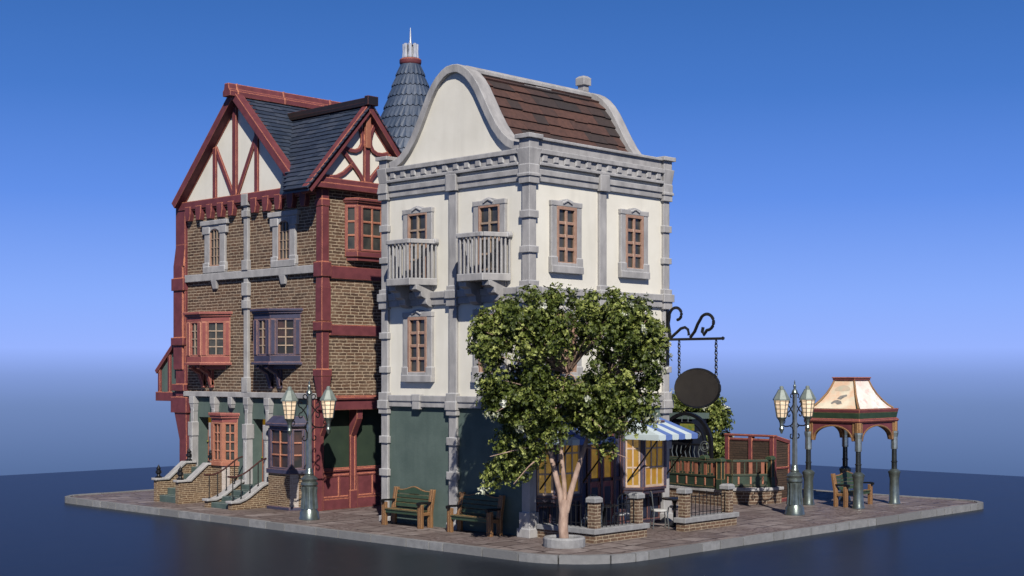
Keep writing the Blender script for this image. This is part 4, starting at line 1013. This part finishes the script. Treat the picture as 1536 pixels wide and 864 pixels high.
# ================================================================== CAFE FURNITURE
def make_chair():
    t = thing('cafe_chair', (0, 0, 0), '', 'chair', 'café chairs on the terrace')
    for sx in (-1, 1):
        for sy in (-1, 1):
            m = MB(); m.tube([(sx * .17, sy * .16, .45), (sx * .21, sy * .2, 0)], .016, 8); obj('leg', m, M['pole_metal'], t)
    m = MB(); m.lathe((0, 0, 0), [(.19, .44), (.21, .455), (.21, .48), (.18, .5)], 20); obj('seat', m, M['seat_pad'], t, smooth=True)
    m = MB(); pts = [(.19, -.17, .45), (.22, -.18, .7)] + [(.23, -.18 * math.cos(R(a)), .8 + .17 * math.sin(R(a))) for a in range(0, 181, 20)] + [(.22, .18, .7), (.19, .17, .45)]
    m.tube(pts, .014, 8); m.tube([(.2, -.06, .48), (.235, -.06, .95)], .009, 6); m.tube([(.2, .06, .48), (.235, .06, .95)], .009, 6); obj('back_frame', m, M['pole_metal'], t, smooth=True)
    m = MB(); m.box(lambda a, b, z: (.215 + (z - .6) * .06 + a, b, z), -.008, .008, -.16, .16, .58, .82); obj('back_panel', m, M['chair_back'], t)
    return t
ch = make_chair()
spots = [((3.9, -1.05), R(140), 'café chair with pale seat left of the round table, by the entrance gap'),
         ((5.05, -.75), R(-20), 'café chair tucked behind the round table near the stone pilaster'),
         ((2.45, -.95), R(20), 'café chair behind the railing, just right of the second brick pillar from the tree' if False else 'café chair behind the railing, nearest the gap in the wall'),
         ((1.75, -.55), R(35), 'café chair behind the railing, closest to the shop door'),
         ((1.1, -1.1), R(0), 'café chair behind the railing, closest to the tree trunk')]
for i, (xy, rz, lb) in enumerate(spots):
    o = ch if i == 0 else copy_tree(ch)
    o.location = (xy[0], xy[1], 0); o.rotation_euler = (0, 0, rz); o['label'] = lb
def make_table():
    t = thing('cafe_table', (0, 0, 0), '', 'table', 'round café tables')
    m = MB(); m.lathe((0, 0, 0), [(.32, .71), (.34, .72), (.34, .75), (.31, .76)], 28); obj('tabletop', m, M['black'], t, smooth=True)
    m = MB(); m.lathe((0, 0, 0), [(.22, 0), (.22, .03), (.06, .07), (.04, .12), (.04, .6), (.09, .71)], 18); obj('pedestal', m, M['black'], t, smooth=True)
    return t
tb = make_table(); tb.location = (4.55, -1.05, 0); tb['label'] = 'round black café table under the striped awning'
tb2 = copy_tree(tb); tb2.location = (1.65, -1.05, 0); tb2['label'] = 'round black café table behind the railing and tree trunk'

# ================================================================== GARDEN WALLS, FENCES, GATE, SCREEN
def strip_wall(name, label, pts, h, th, mat):
    global OFF
    OFF = Vector((pts[0][0], pts[0][1], 0)); t = thing(name, OFF, label, 'wall')
    def strip(z0, z1, e):
        m = MB(); n = len(pts); P = []; uvs = []; s = 0
        for i in range(n):
            a = pts[max(i - 1, 0)]; b = pts[min(i + 1, n - 1)]; tx, ty = b[0] - a[0], b[1] - a[1]; l = math.hypot(tx, ty); nx, ny = ty / l, -tx / l
            if nx + ny > 0: nx, ny = -nx, -ny
            x, y = pts[i]
            if i: s += math.hypot(x - pts[i - 1][0], y - pts[i - 1][1])
            ex = (-e if i == 0 else e if i == n - 1 else 0); x += tx / l * ex; y += ty / l * ex
            for (o, z) in ((e, z0), (e, z1), (-th - e, z1), (-th - e, z0)): P.append((x + nx * o, y + ny * o, z)); uvs.append((s + (0 if o > 0 or o == e else 0), z))
        fs = []
        for i in range(n - 1):
            a = 4 * i
            for k in range(4): fs.append((a + k, a + (k + 1) % 4, a + 4 + (k + 1) % 4, a + 4 + k))
        base = len(m.f); m.add(P, fs + [(0, 1, 2, 3), tuple(4 * n - 4 + k for k in range(4))])
        for fi, f in enumerate(fs):
            if fi % 4 in (0, 2): m.uv[fi] = [uvs[i] for i in f]
        return m
    b = obj('brick_base', strip(0, h, 0), mat, t); obj('coping', strip(h + .001, h + .09, .05), M['stone'], t); OFF = Vector((0, 0, 0)); return t
wallB = [(10.7, 2.7), (10.72, 2.1), (10.8, 1.55), (11.0, 1.15), (11.35, .86), (11.8, .7), (12.28, .66)]
strip_wall('garden_wall', 'curved low brick wall under the green fence in front of the brick screen', wallB, .42, .25, M['big_brick'])
wallA = [(10.42, 3.9), (10.25, 2.6), (10.02, 1.25)]
strip_wall('garden_wall', 'low brick wall under the green fence just behind the railing', wallA, .42, .25, M['big_brick'])
def fence(label, pts, z0, posts, n_slats, h=.95):
    global OFF
    OFF = Vector((pts[0][0], pts[0][1], z0)); t = thing('garden_fence', OFF, label, 'fence', 'green garden fences')
    for i in range(len(pts) - 1):
        F, Ln = FL(pts[i], pts[i + 1]); k = max(2, int(round(n_slats * Ln)))
        m = MB(); m.box(F, 0, Ln, -.04, .04, z0 + .80, z0 + .87); m.box(F, 0, Ln, -.035, .035, z0 + .36, z0 + .42); m.box(F, 0, Ln, -.035, .035, z0 + .02, z0 + .07); m.box(F, 0, Ln, -.012, .012, z0 + .071, z0 + .359)
        for j in range(k + 1):
            u = Ln * j / k; m.box(F, max(u - .02, 0), min(u + .02, Ln), -.016, .016, z0 + .421, z0 + .799)
        obj('rail', m, M['fence_green'], t)
        for j in range(k):
            u = Ln * (j + .5) / k; w = Ln / k * .14
            mm = MB(); mm.box(F, u - w, u + w, -.014, .014, z0 + .422, z0 + .798); obj('slat', mm, M['terracotta'], t)
            mm = MB(); mm.box(F, u - w * .5, u + w * .5, .013, .03, z0 + .1, z0 + .33); obj('lower_slat', mm, M['orange'], t)
    for x, y in posts:
        m = MB(); m.box(ID, x - .1, x + .1, y - .1, y + .1, z0, z0 + .32); m.box(ID, x - .075, x + .075, y - .075, y + .075, z0 + .32, z0 + .86)
        p = obj('post', m, M['fence_green'], t)
        m = MB(); m.prism(lambda a, b, z: (x + b, y + a, z), [(-.12, z0 + .861), (.12, z0 + .861)] + [(.12 * math.cos(R(a)), z0 + .88 + .1 * math.sin(R(a))) for a in range(0, 181, 20)], -.12, .12); obj('post_cap', m, M['bench_green'], p)
        m = MB()
        for sx in (-1, 1):
            for sy in (-1, 1): m.box(ID, x + sx * .085 - .012, x + sx * .085 + .012, y + sy * .085 - .012, y + sy * .085 + .012, z0 + .32, z0 + .855)
        obj('post_bead', m, M['wood'], p)
    OFF = Vector((0, 0, 0)); return t
fence('green fence with terracotta slats on the low wall just behind the railing', [(10.4, 3.85), (10.03, 1.42)], .51, [(10.02, 1.38)], 2.6)
fence('green fence with terracotta slats in front of the brick screen', [(10.86, 2.5), (10.95, 1.6), (11.85, .86)], .51, [(10.86, 2.6), (11.9, .82)], 2.9)
fence('short green fence with close slats in front of the arched gate', [(11.15, 4.6), (10.9, 2.72)], .51, [], 6.0)
# gate
GX, GY = 11.75, 3.0
OFF = Vector((GX, GY + 1.0, 0)); G = thing('arched_gate', OFF, 'black arched iron gate with scrolls and curved bars behind the fence', 'gate')
Fg = FX(GX); gc = GY + 1.0
m = MB(); arch = [(gc + 1.0, 0), (gc + 1.0, 1.75)] + [(gc + 1.0 * math.cos(R(a)), 1.75 + 1.0 * math.sin(R(a))) for a in range(10, 171, 10)] + [(gc - 1.0, 1.75), (gc - 1.0, 0)]
m.ribbon(Fg, arch, .11, -.06, .06); a2 = [(gc + .74 * math.cos(R(a)), 1.75 + .74 * math.sin(R(a))) for a in range(0, 181, 10)]; m.ribbon(Fg, a2, .05, -.03, .03); m.box(Fg, gc - .95, gc + .95, -.03, .03, 1.72, 1.78)
fr = obj('gate_frame', m, M['black'], G)
m = MB()
for i in range(11):
    u = gc - .9 + .18 * i; m.tube([Fg(u, 0, .1), Fg(u + .02, 0, .9), Fg(u - .04, 0, 1.2), Fg(u + .05, 0, 1.5), Fg(u, 0, 1.72)], .016, 6)
obj('bar', m, M['pole_metal'], fr, smooth=True)
m = MB()
for s in (-1, 1):
    c0 = gc + s * .78
    for r, cz in ((.17, 1.7), (.1, 1.7)): m.tube([Fg(c0 + r * math.cos(R(a)), .05, cz + r * math.sin(R(a))) for a in range(0, 361, 24)], .018, 8)
    m.tube([Fg(gc + s * (.5 + .13 * math.cos(R(a)) * (1 - a / 700)), .05, 2.05 + .13 * math.sin(R(a)) * (1 - a / 700)) for a in range(0, 420, 24)], .018, 8)
for u in (-.1, .15): m.tube([Fg(gc + u, .03, 2.48), Fg(gc + u, .03, 2.72)], .014, 6)
obj('scroll', m, M['pole_metal'], fr, smooth=True)
m = MB(); m.box(Fg, gc - .35, gc + .22, .02, .05, 2.2, 2.42); obj('plate', m, M['gold'], fr)
OFF = Vector((0, 0, 0))
# dark timber shed wall behind the gate
OFF = Vector((12.8, 5.2, 0)); B = thing('garden_shed', OFF, 'dark boarded garden shed in the shade behind the arched gate', 'shed')
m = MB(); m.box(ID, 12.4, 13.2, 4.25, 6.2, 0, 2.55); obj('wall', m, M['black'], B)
m = MB(); m.box(ID, 12.3, 13.3, 4.2, 6.3, 2.551, 2.74); obj('roof', m, M['green_wall'], B)
OFF = Vector((0, 0, 0))
# brick screen with red frame
OFF = Vector((12.15, .9, 0)); Sc = thing('brick_screen', OFF, 'tall dark brick screen wall framed in red timber beside the lamp', 'screen')
xs, ys = 12.12, .86
m = MB(); m.box(ID, xs, xs + .1, ys + .1, 2.62, 0, 2.0); obj('brick_panel', m, M['screen_brick'], Sc)
m = MB(); m.prism(FY(ys + .02), [(xs + .1, 0), (13.0, 0), (13.0, 1.82), (xs + .1, 1.98)], -.1, 0); obj('brick_panel', m, M['screen_brick'], Sc)
m = MB()
for y, w in ((ys + .05, .08), (1.72, .07), (2.62, .08)): m.box(ID, xs - .04, xs + .12, y - w, y + w, 0, 2.06)
m.box(ID, xs - .055, xs + .13, ys - .05, 2.72, 2.061, 2.13); m.box(ID, xs - .02, xs + .115, ys + .1, 2.6, 1.93, 2.0)
F = FY(ys + .02); m.ribbon(F, [(xs + .15, 2.05), (13.05, 1.88)], .12, -.12, .03); m.ribbon(F, [(xs + .15, 1.08), (13.0, 1.08)], .07, -.001, .025); m.ribbon(F, [(xs + .15, .06), (13.0, .06)], .12, -.001, .03); m.box(F, 12.96, 13.06, -.12, .025, 0, 1.82)
obj('frame', m, M['rose'] if False else M['timber'], Sc)
OFF = Vector((0, 0, 0))

# ================================================================== PAVILION
KX, KY = 13.38, -1.17; ax, ay = 1.08, .87
OFF = Vector((KX, KY, 0)); K = thing('pavilion', OFF, 'small open pavilion with painted panels on its roof and four steel columns', 'pavilion')
for sx in (-1, 1):
    for sy in (-1, 1):
        x, y = KX + sx * ax, KY + sy * ay
        m = MB(); m.lathe((x, y, 0), [(.19, 0), (.19, .05), (.165, .1), (.15, .5), (.14, .78), (.165, .86), (.17, .94), (.19, .97), (.19, 1.03), (.14, 1.07), (.1, 1.1)], 20)
        c = obj('column', m, M['lampmetal'], K, smooth=True)
        m = MB(); m.lathe((x, y, 0), [(.085, 1.1), (.085, 1.3), (.1, 1.31), (.1, 1.34), (.08, 1.35), (.078, 1.72)], 16); obj('shaft', m, M['steel'], c, smooth=True)
        m = MB(); m.lathe((x, y, 0), [(.1, 1.72), (.105, 1.76), (.105, 2.1), (.13, 2.22), (.13, 2.28)], 8, 0, .5); obj('capital', m, M['pole_metal'], c)
        m = MB(); m.box(ID, x - .075, x + .075, y - .075, y + .075, 2.281, 2.575); m.box(ID, x - .03, x + .03, y - .09, y + .09, 2.282, 2.574); m.box(ID, x - .09, x + .09, y - .03, y + .03, 2.283, 2.573)
        obj('corner_block', m, M['wood'], c)
for nm, F, c, h in (('a', FX(KX - ax), KY, ay), ('b', FX(KX + ax), KY, ay), ('c', FY(KY - ay), KX, ax), ('d', FY(KY + ay), KX, ax)):
    r = h - .2; e = h - .1
    ar = [(c - e, 2.575), (c - e, 2.02), (c - r - .02, 2.02), (c - r, 2.1)] + [(c - r * math.cos(R(a)), 2.08 + .40 * math.sin(R(a))) for a in range(10, 171, 10)] + [(c + r, 2.1), (c + r + .02, 2.02), (c + e, 2.02), (c + e, 2.575)]
    m = MB(); m.prism(F, ar, -.07, .03); ap = obj('arch_panel', m, M['timber'], K)
    m = MB(); m.ribbon(F, ar[2:-2], .045, -.075, .045)
    for s in (-1, 1): m.box(F, c + s * (e - .05) - .03, c + s * (e - .05) + .03, .031, .05, 2.03, 2.574)
    obj('arch_trim', m, M['wood'], ap)
m = MB()
def ring(mb, z0, z1, e0, e1): mb.taper(ID, z0, (KX - ax - e0, KX + ax + e0, KY - ay - e0, KY + ay + e0), z1, (KX - ax - e1, KX + ax + e1, KY - ay - e1, KY + ay + e1))
ring(m, 2.58, 2.64, .08, .11); ring(m, 2.641, 2.70, .11, .06); en = obj('entablature', m, M['timber'], K)
m = MB(); ring(m, 2.701, 2.88, .05, .08); obj('green_band', m, M['bench_green'], en)
m = MB(); ring(m, 2.881, 2.99, .08, .10); obj('cornice', m, M['timber'], en)
zs = [3.0, 3.09, 3.24, 3.45, 3.66, 3.86]; es = [1.0, .88, .74, .59, .48, .40]
bx, by = ax - .05, ay - .03
corn = lambda sx, sy, i, g=0: (KX + sx * (bx * es[i] + g), KY + sy * (by * es[i] + g), zs[i])
m = MB()
for i in range(len(zs) - 1): m.taper(ID, zs[i], (KX - bx * es[i], KX + bx * es[i], KY - by * es[i], KY + by * es[i]), zs[i + 1] - .0005, (KX - bx * es[i + 1], KX + bx * es[i + 1], KY - by * es[i + 1], KY + by * es[i + 1]))
rf = obj('roof', m, M['bench_green'], K)
for (sa, sb, mat) in (((-1, 1), (-1, -1), M['poster_peach']), ((-1, -1), (1, -1), M['poster_pink']), ((1, -1), (1, 1), M['poster_peach']), ((1, 1), (-1, 1), M['poster_pink'])):
    m = MB()
    for i in range(len(zs) - 1):
        P = []
        for j in (i, i + 1):
            A, Bq = Vector(corn(*sa, j, .012)), Vector(corn(*sb, j, .012)); k = .05
            P += [A.lerp(Bq, k), A.lerp(Bq, 1 - k)]
        m.add([P[0], P[1], P[3], P[2]], [(0, 1, 2, 3)])
    obj('painted_panel', m, mat, rf)
for sx in (-1, 1):
    for sy in (-1, 1): m = MB(); m.tube([corn(sx, sy, i, .01) for i in range(len(zs))], .033, 8); obj('hip_rib', m, M['wood'], rf)
m = MB(); tx, ty = bx * es[-1], by * es[-1]
m.box(ID, KX - tx - .05, KX + tx + .05, KY - ty - .05, KY + ty + .05, 3.861, 3.92); m.box(ID, KX - tx - .07, KX + tx + .07, KY - ty - .07, KY + ty + .07, 3.921, 3.96); obj('top_cap', m, M['timber'], rf)
# soft brush shapes on the left panel (a pale wash and grey strokes)
def patch(y0, z0, pts, mat, lift):
    m = MB(); P = []
    for u, z in pts:
        zz = z0 + z
        for i in range(len(zs) - 1):
            if zs[i] <= zz <= zs[i + 1]: t = (zz - zs[i]) / (zs[i + 1] - zs[i]); e = es[i] + (es[i + 1] - es[i]) * t
        P.append((KX - bx * e - .012 - lift, KY + y0 + u, zz))
    m.add(P, [tuple(range(len(P)))]); return obj('painted_shape', m, mat, rf)
patch(-.02, 3.6, [(.27 * math.cos(R(a)), .09 * math.sin(R(a)) - .02 * math.cos(R(2 * a))) for a in range(0, 360, 20)], M['poster_sage'], .006)
patch(-.1, 3.36, [(.16, -.06), (.1, .02), (-.02, .05), (-.12, .07), (-.15, .02), (-.02, -.05), (.02, -.09)], M['poster_shade'], .009)
patch(-.02, 3.2, [(.24, -.03), (.16, .04), (.05, .06), (-.08, .03), (-.16, -.05), (-.02, -.08), (.1, -.02), (.18, -.07)], M['poster_shade'], .009)
OFF = Vector((0, 0, 0))

# ================================================================== TREES
def leaf_mesh(name, n, sample, mat, parent, size, up=.4, seed=1, tint=None):
    rnd = random.Random(seed); m = MB()
    for _ in range(n):
        p = sample(rnd)
        if p is None: continue
        c, nrm, tv = p
        ax_ = (Vector((rnd.gauss(0, 1), rnd.gauss(0, 1), rnd.gauss(0, 1))).normalized() * .7 + nrm * 1.1 + Vector((0, 0, .25))).normalized()
        e1 = ax_.orthogonal().normalized(); e2 = ax_.cross(e1); k = rnd.randint(5, 7); ph = rnd.random() * 6.28; tt = tv + rnd.uniform(-.35, .35)
        for q in range(k):
            an = ph + 6.283 * q / k + rnd.uniform(-.3, .3); s = size * rnd.uniform(.7, 1.25); w = s * .36
            a = ((e1 * math.cos(an) + e2 * math.sin(an)) + ax_ * rnd.uniform(.15, .75)).normalized(); b = a.cross(ax_).normalized(); up_ = b.cross(a)
            o_ = c + a * s * .12; mid_ = o_ + a * s * .5 + up_ * s * .06
            m.add([o_, mid_ + b * w, o_ + a * s, mid_ - b * w], [(0, 1, 2), (0, 2, 3)], min(1, max(0, tt + rnd.uniform(-.12, .12))))
    return obj(name, m, mat, parent)
def tree(label, loc, stems, crown, twigs, nleaf, size, nblossom, seed, inside, bark_r, droop, ncl=120, taper=0.0):
    global OFF
    rnd = random.Random(seed); OFF = Vector(loc)
    t = thing('tree', loc, label, 'tree')
    m = MB()
    for path, r0, r1 in stems: m.tube(path, r0, 10, r1)
    tr = obj('trunk', m, M['bark'], t, smooth=True)
    ends = [Vector(p[-1]) for p, _, _ in stems]
    C, (ra, rb, rc) = crown; rx = Vector((.695, -.719, 0)); vy = Vector((.719, .695, 0))
    clumps = []
    tries = 0
    while len(clumps) < ncl and tries < 20000:
        tries += 1
        q = Vector((rnd.gauss(0, 1), rnd.gauss(0, 1), rnd.gauss(0, 1))).normalized() * (rnd.random() ** .36)
        # boxy, broad crown with a flat top
        q = Vector([math.copysign(abs(v) ** .72, v) for v in q]); q *= .92
        if q.z < 0: q.x *= 1 + taper * q.z; q.y *= 1 + taper * q.z
        p = Vector(C) + rx * (q.x * ra) + vy * (q.y * rb) + Vector((0, 0, q.z * rc))
        if inside(p): continue

        clumps.append((p, rnd.uniform(.17, .33), rnd.uniform(.1, .85)))
    for dp in droop: clumps.append((Vector(dp), .27, .75)); clumps.append((Vector(dp) + Vector((.1, .1, .2)), .25, .6))
    bm_ = MB()
    for i, (p, r, tv) in enumerate(clumps):
        if i % 3 == 0 and p.z > loc[2] + 2.5:
            e = min(ends, key=lambda v: (v - p).length); mid_ = e.lerp(p, .5) + Vector((0, 0, .12)); bm_.tube([e, mid_, p], .028, 6, .006)
    for a, b in twigs:
        A, Bv = Vector(a), Vector(b); bm_.tube([A, A.lerp(Bv, .5) + Vector((0, 0, .05)), Bv], .022, 6, .007)
    obj('branch', bm_, M['bark'], tr, smooth=True)
    def sample(r_):
        p, r, tv = clumps[r_.randrange(len(clumps))]
        q = Vector((r_.gauss(0, 1), r_.gauss(0, 1), r_.gauss(0, 1))).normalized(); rr = r * r_.random() ** .4
        c = p + q * rr
        if inside(c): return None
        return c, q, tv
    leaf_mesh('crown', nleaf, sample, M['leaf'], t, size, seed=seed)
    bl = [c for c in clumps]; rnd.shuffle(bl); bl = bl[:nblossom]
    def sample2(r_):
        p, r, tv = bl[r_.randrange(len(bl))]
        out_ = (p - Vector(C)).normalized()
        c = p + out_ * r * .95 + Vector((r_.gauss(0, .06), r_.gauss(0, .06), r_.gauss(0, .05)))
        if inside(c): return None
        return c, out_, r_.random()
    leaf_mesh('blossom', nblossom * 9, sample2, M['blossom'], t, size * .95, seed=seed + 5)
    OFF = Vector((0, 0, 0)); return t
tx0, ty0 = -.75, -1.85
V3 = lambda r_, f_, z: (tx0 + .695 * r_ + .719 * f_, ty0 - .719 * r_ + .695 * f_, z)
stems = [([V3(0, 0, .05), V3(-.03, 0, .5), V3(0, 0, 1.0), V3(.02, 0, 1.1)], .12, .11),
         ([V3(-.04, 0, .75), V3(-.1, .0, 1.25), V3(-.26, -.05, 1.9), V3(-.36, -.05, 2.3), V3(-.28, 0, 2.75), V3(-.14, .1, 3.2), V3(-.05, .2, 3.7), V3(.1, .2, 4.1)], .075, .032),
         ([V3(.02, .05, .95), V3(.0, .15, 1.5), V3(-.06, .2, 2.1), V3(-.08, .25, 2.7), V3(-.3, .3, 3.4)], .065, .035),
         ([V3(.04, 0, .8), V3(.16, 0, 1.3), V3(.32, -.02, 1.85), V3(.5, 0, 2.4), V3(.62, .05, 2.9), V3(.9, .1, 3.6)], .078, .035)]
twigs = [(V3(-.3, -.2, 2.4), V3(-1.75, -.5, 2.15)), (V3(-.5, -.2, 2.2), V3(-1.2, -.4, 1.5)), (V3(.5, -.1, 2.35), V3(1.5, -.5, 2.1)), (V3(.6, -.1, 2.5), V3(1.5, -.4, 2.75)), (V3(-.1, -.3, 3.3), V3(-1.1, -.9, 2.95)), (V3(.6, -.3, 2.7), V3(1.35, -.9, 3.1)), (V3(-.2, -.3, 3.6), V3(.4, -1.2, 3.9)), (V3(-.9, -.6, 3.5), V3(-1.6, -1.0, 3.2)), (V3(-.9, -.5, 4.3), V3(-1.9, -.7, 4.5)), (V3(.3, -.6, 3.2), V3(.8, -1.25, 2.85))]
ins = lambda p: p.x > -.2 and p.y > -.2
tree('leafy tree with pale bark, three stems and white blossom in the round stone planter', (tx0, ty0, .05), stems, (V3(.1, -.3, 4.25), (2.47, 1.15, 1.95)), twigs, 21000, .066, 60, 11, ins, .1,
     [V3(-1.35, .3, 1.75), V3(-1.6, .35, 1.65), V3(-1.1, .3, 1.95), V3(1.0, -.3, 2.25), V3(-.6, -.2, 2.1), V3(-1.5, -.2, 2.4), V3(-1.2, -.3, 2.5), V3(-1.75, .4, 1.5), V3(-.9, -.3, 2.3), V3(-1.45, .1, 1.9), V3(-1.0, .1, 1.75), V3(-1.3, .0, 2.15), V3(-.8, .1, 2.0), V3(-1.15, .2, 1.6), V3(1.5, -.3, 2.75), V3(1.9, -.3, 2.95)], 420, .30)
m = MB(); n = 24
P = []
OFF = Vector((tx0, ty0, 0))
m.lathe((tx0, ty0, 0), [(.5, 0), (.5, .2), (.47, .23), (.38, .23), (.36, .2), (.36, .08), (.0, .08)], 22, 0, .3)
pl = obj('tree_planter', m, M['cap_stone']); pl.location = OFF
tag(pl, 'round grey stone planter ring at the foot of the leafy tree', 'planter')
OFF = Vector((0, 0, 0))
tree('white flowering tree behind the hanging sign and arched gate', (14.2, 5.2, 0), [([(14.2, 5.2, 0), (14.15, 5.1, 1.0), (14.1, 5.0, 2.2)], .13, .06), ([(14.15, 5.1, 1.0), (14.5, 4.6, 2.2)], .08, .04)],
     ((13.68, 5.02, 2.15), (1.2, .75, 1.4)), [], 8000, .07, 40, 23, lambda p: 12.25 < p.x < 13.35 and 4.15 < p.y < 6.35 and p.z < 2.8, .1, [(13.95, 4.4, 1.2), (14.0, 4.4, 1.6), (13.75, 4.35, .9), (13.5, 4.05, 1.5), (13.5, 4.1, 2.2)], 170)

# ------------------------------------------------------------------ light, sky, camera
AZ = math.atan2(.785, .62); EL = R(38.3)      # direction the sunlight travels, in plan
d = Vector((math.cos(AZ) * math.cos(EL), math.sin(AZ) * math.cos(EL), -math.sin(EL)))
sun = bpy.data.lights.new('sun', 'SUN'); sun.energy = 5.0; sun.angle = R(.6); sun.color = (1, .95, .87)
so = bpy.data.objects.new('sun', sun); COL.objects.link(so); so.rotation_euler = d.to_track_quat('-Z', 'Y').to_euler(); so.location = (-20, -25, 30)
w = bpy.data.worlds.new('World'); scene.world = w; w.use_nodes = True; nt = w.node_tree
bg = nt.nodes['Background']
sky = nt.nodes.new('ShaderNodeTexSky'); sky.sky_type = 'NISHITA'; sky.sun_disc = False
sky.sun_elevation = EL
sky.sun_rotation = math.atan2(-d.x, -d.y)
sky.altitude = 200; sky.air_density = 1.0; sky.dust_density = .2; sky.ozone_density = 3.0
# the clear deep-blue air of the photograph: the physical sky shifted to blue by height above the horizon
tc = nt.nodes.new('ShaderNodeTexCoord'); sp = nt.nodes.new('ShaderNodeSeparateXYZ'); nt.links.new(tc.outputs['Generated'], sp.inputs[0])
mr = nt.nodes.new('ShaderNodeMapRange'); mr.inputs['From Min'].default_value = -.15; mr.inputs['From Max'].default_value = 1.0; nt.links.new(sp.outputs['Z'], mr.inputs['Value'])
cr = nt.nodes.new('ShaderNodeValToRGB'); nt.links.new(mr.outputs[0], cr.inputs[0]); e = cr.color_ramp.elements
stops = [(-.15, (.06, .105, .25)), (-.066, (.09, .158, .345)), (-.022, (.15, .24, .50)), (-.003, (.205, .315, .68)), (.016, (.30, .445, .99)), (.05, (.245, .41, .97)), (.12, (.118, .275, .81)), (.19, (.06, .19, .60)), (.26, (.038, .142, .46)), (.40, (.022, .085, .31)), (.65, (.012, .045, .18)), (1.0, (.01, .035, .14))]
while len(e) < len(stops): e.new(.5)
for i, (z, c) in enumerate(stops): e[i].position = (z + .15) / 1.15; e[i].color = rgb(c)
sc10 = nt.nodes.new('ShaderNodeVectorMath'); sc10.operation = 'SCALE'; sc10.inputs['Scale'].default_value = 10.0; nt.links.new(cr.outputs[0], sc10.inputs[0])
mx = mixc(nt, .985, sky.outputs[0], sc10.outputs[0])
nt.links.new(mx, bg.inputs['Color']); bg.inputs['Strength'].default_value = .10
cam = bpy.data.cameras.new('camera'); co = bpy.data.objects.new('camera', cam); COL.objects.link(co)
cam.lens = 50; cam.sensor_width = 36; cam.clip_end = 500; cam.shift_y = (557.6 - 432) / 1536
co.location = (-25.7885, -24.328, 4.1259); co.rotation_euler = (R(90), 0, -.8025)
scene.camera = co
scene.view_settings.view_transform = 'Standard'; scene.view_settings.look = 'None'; scene.view_settings.gamma = 1; scene.view_settings.exposure = EXPOSURE
scene.cycles.max_bounces = 6
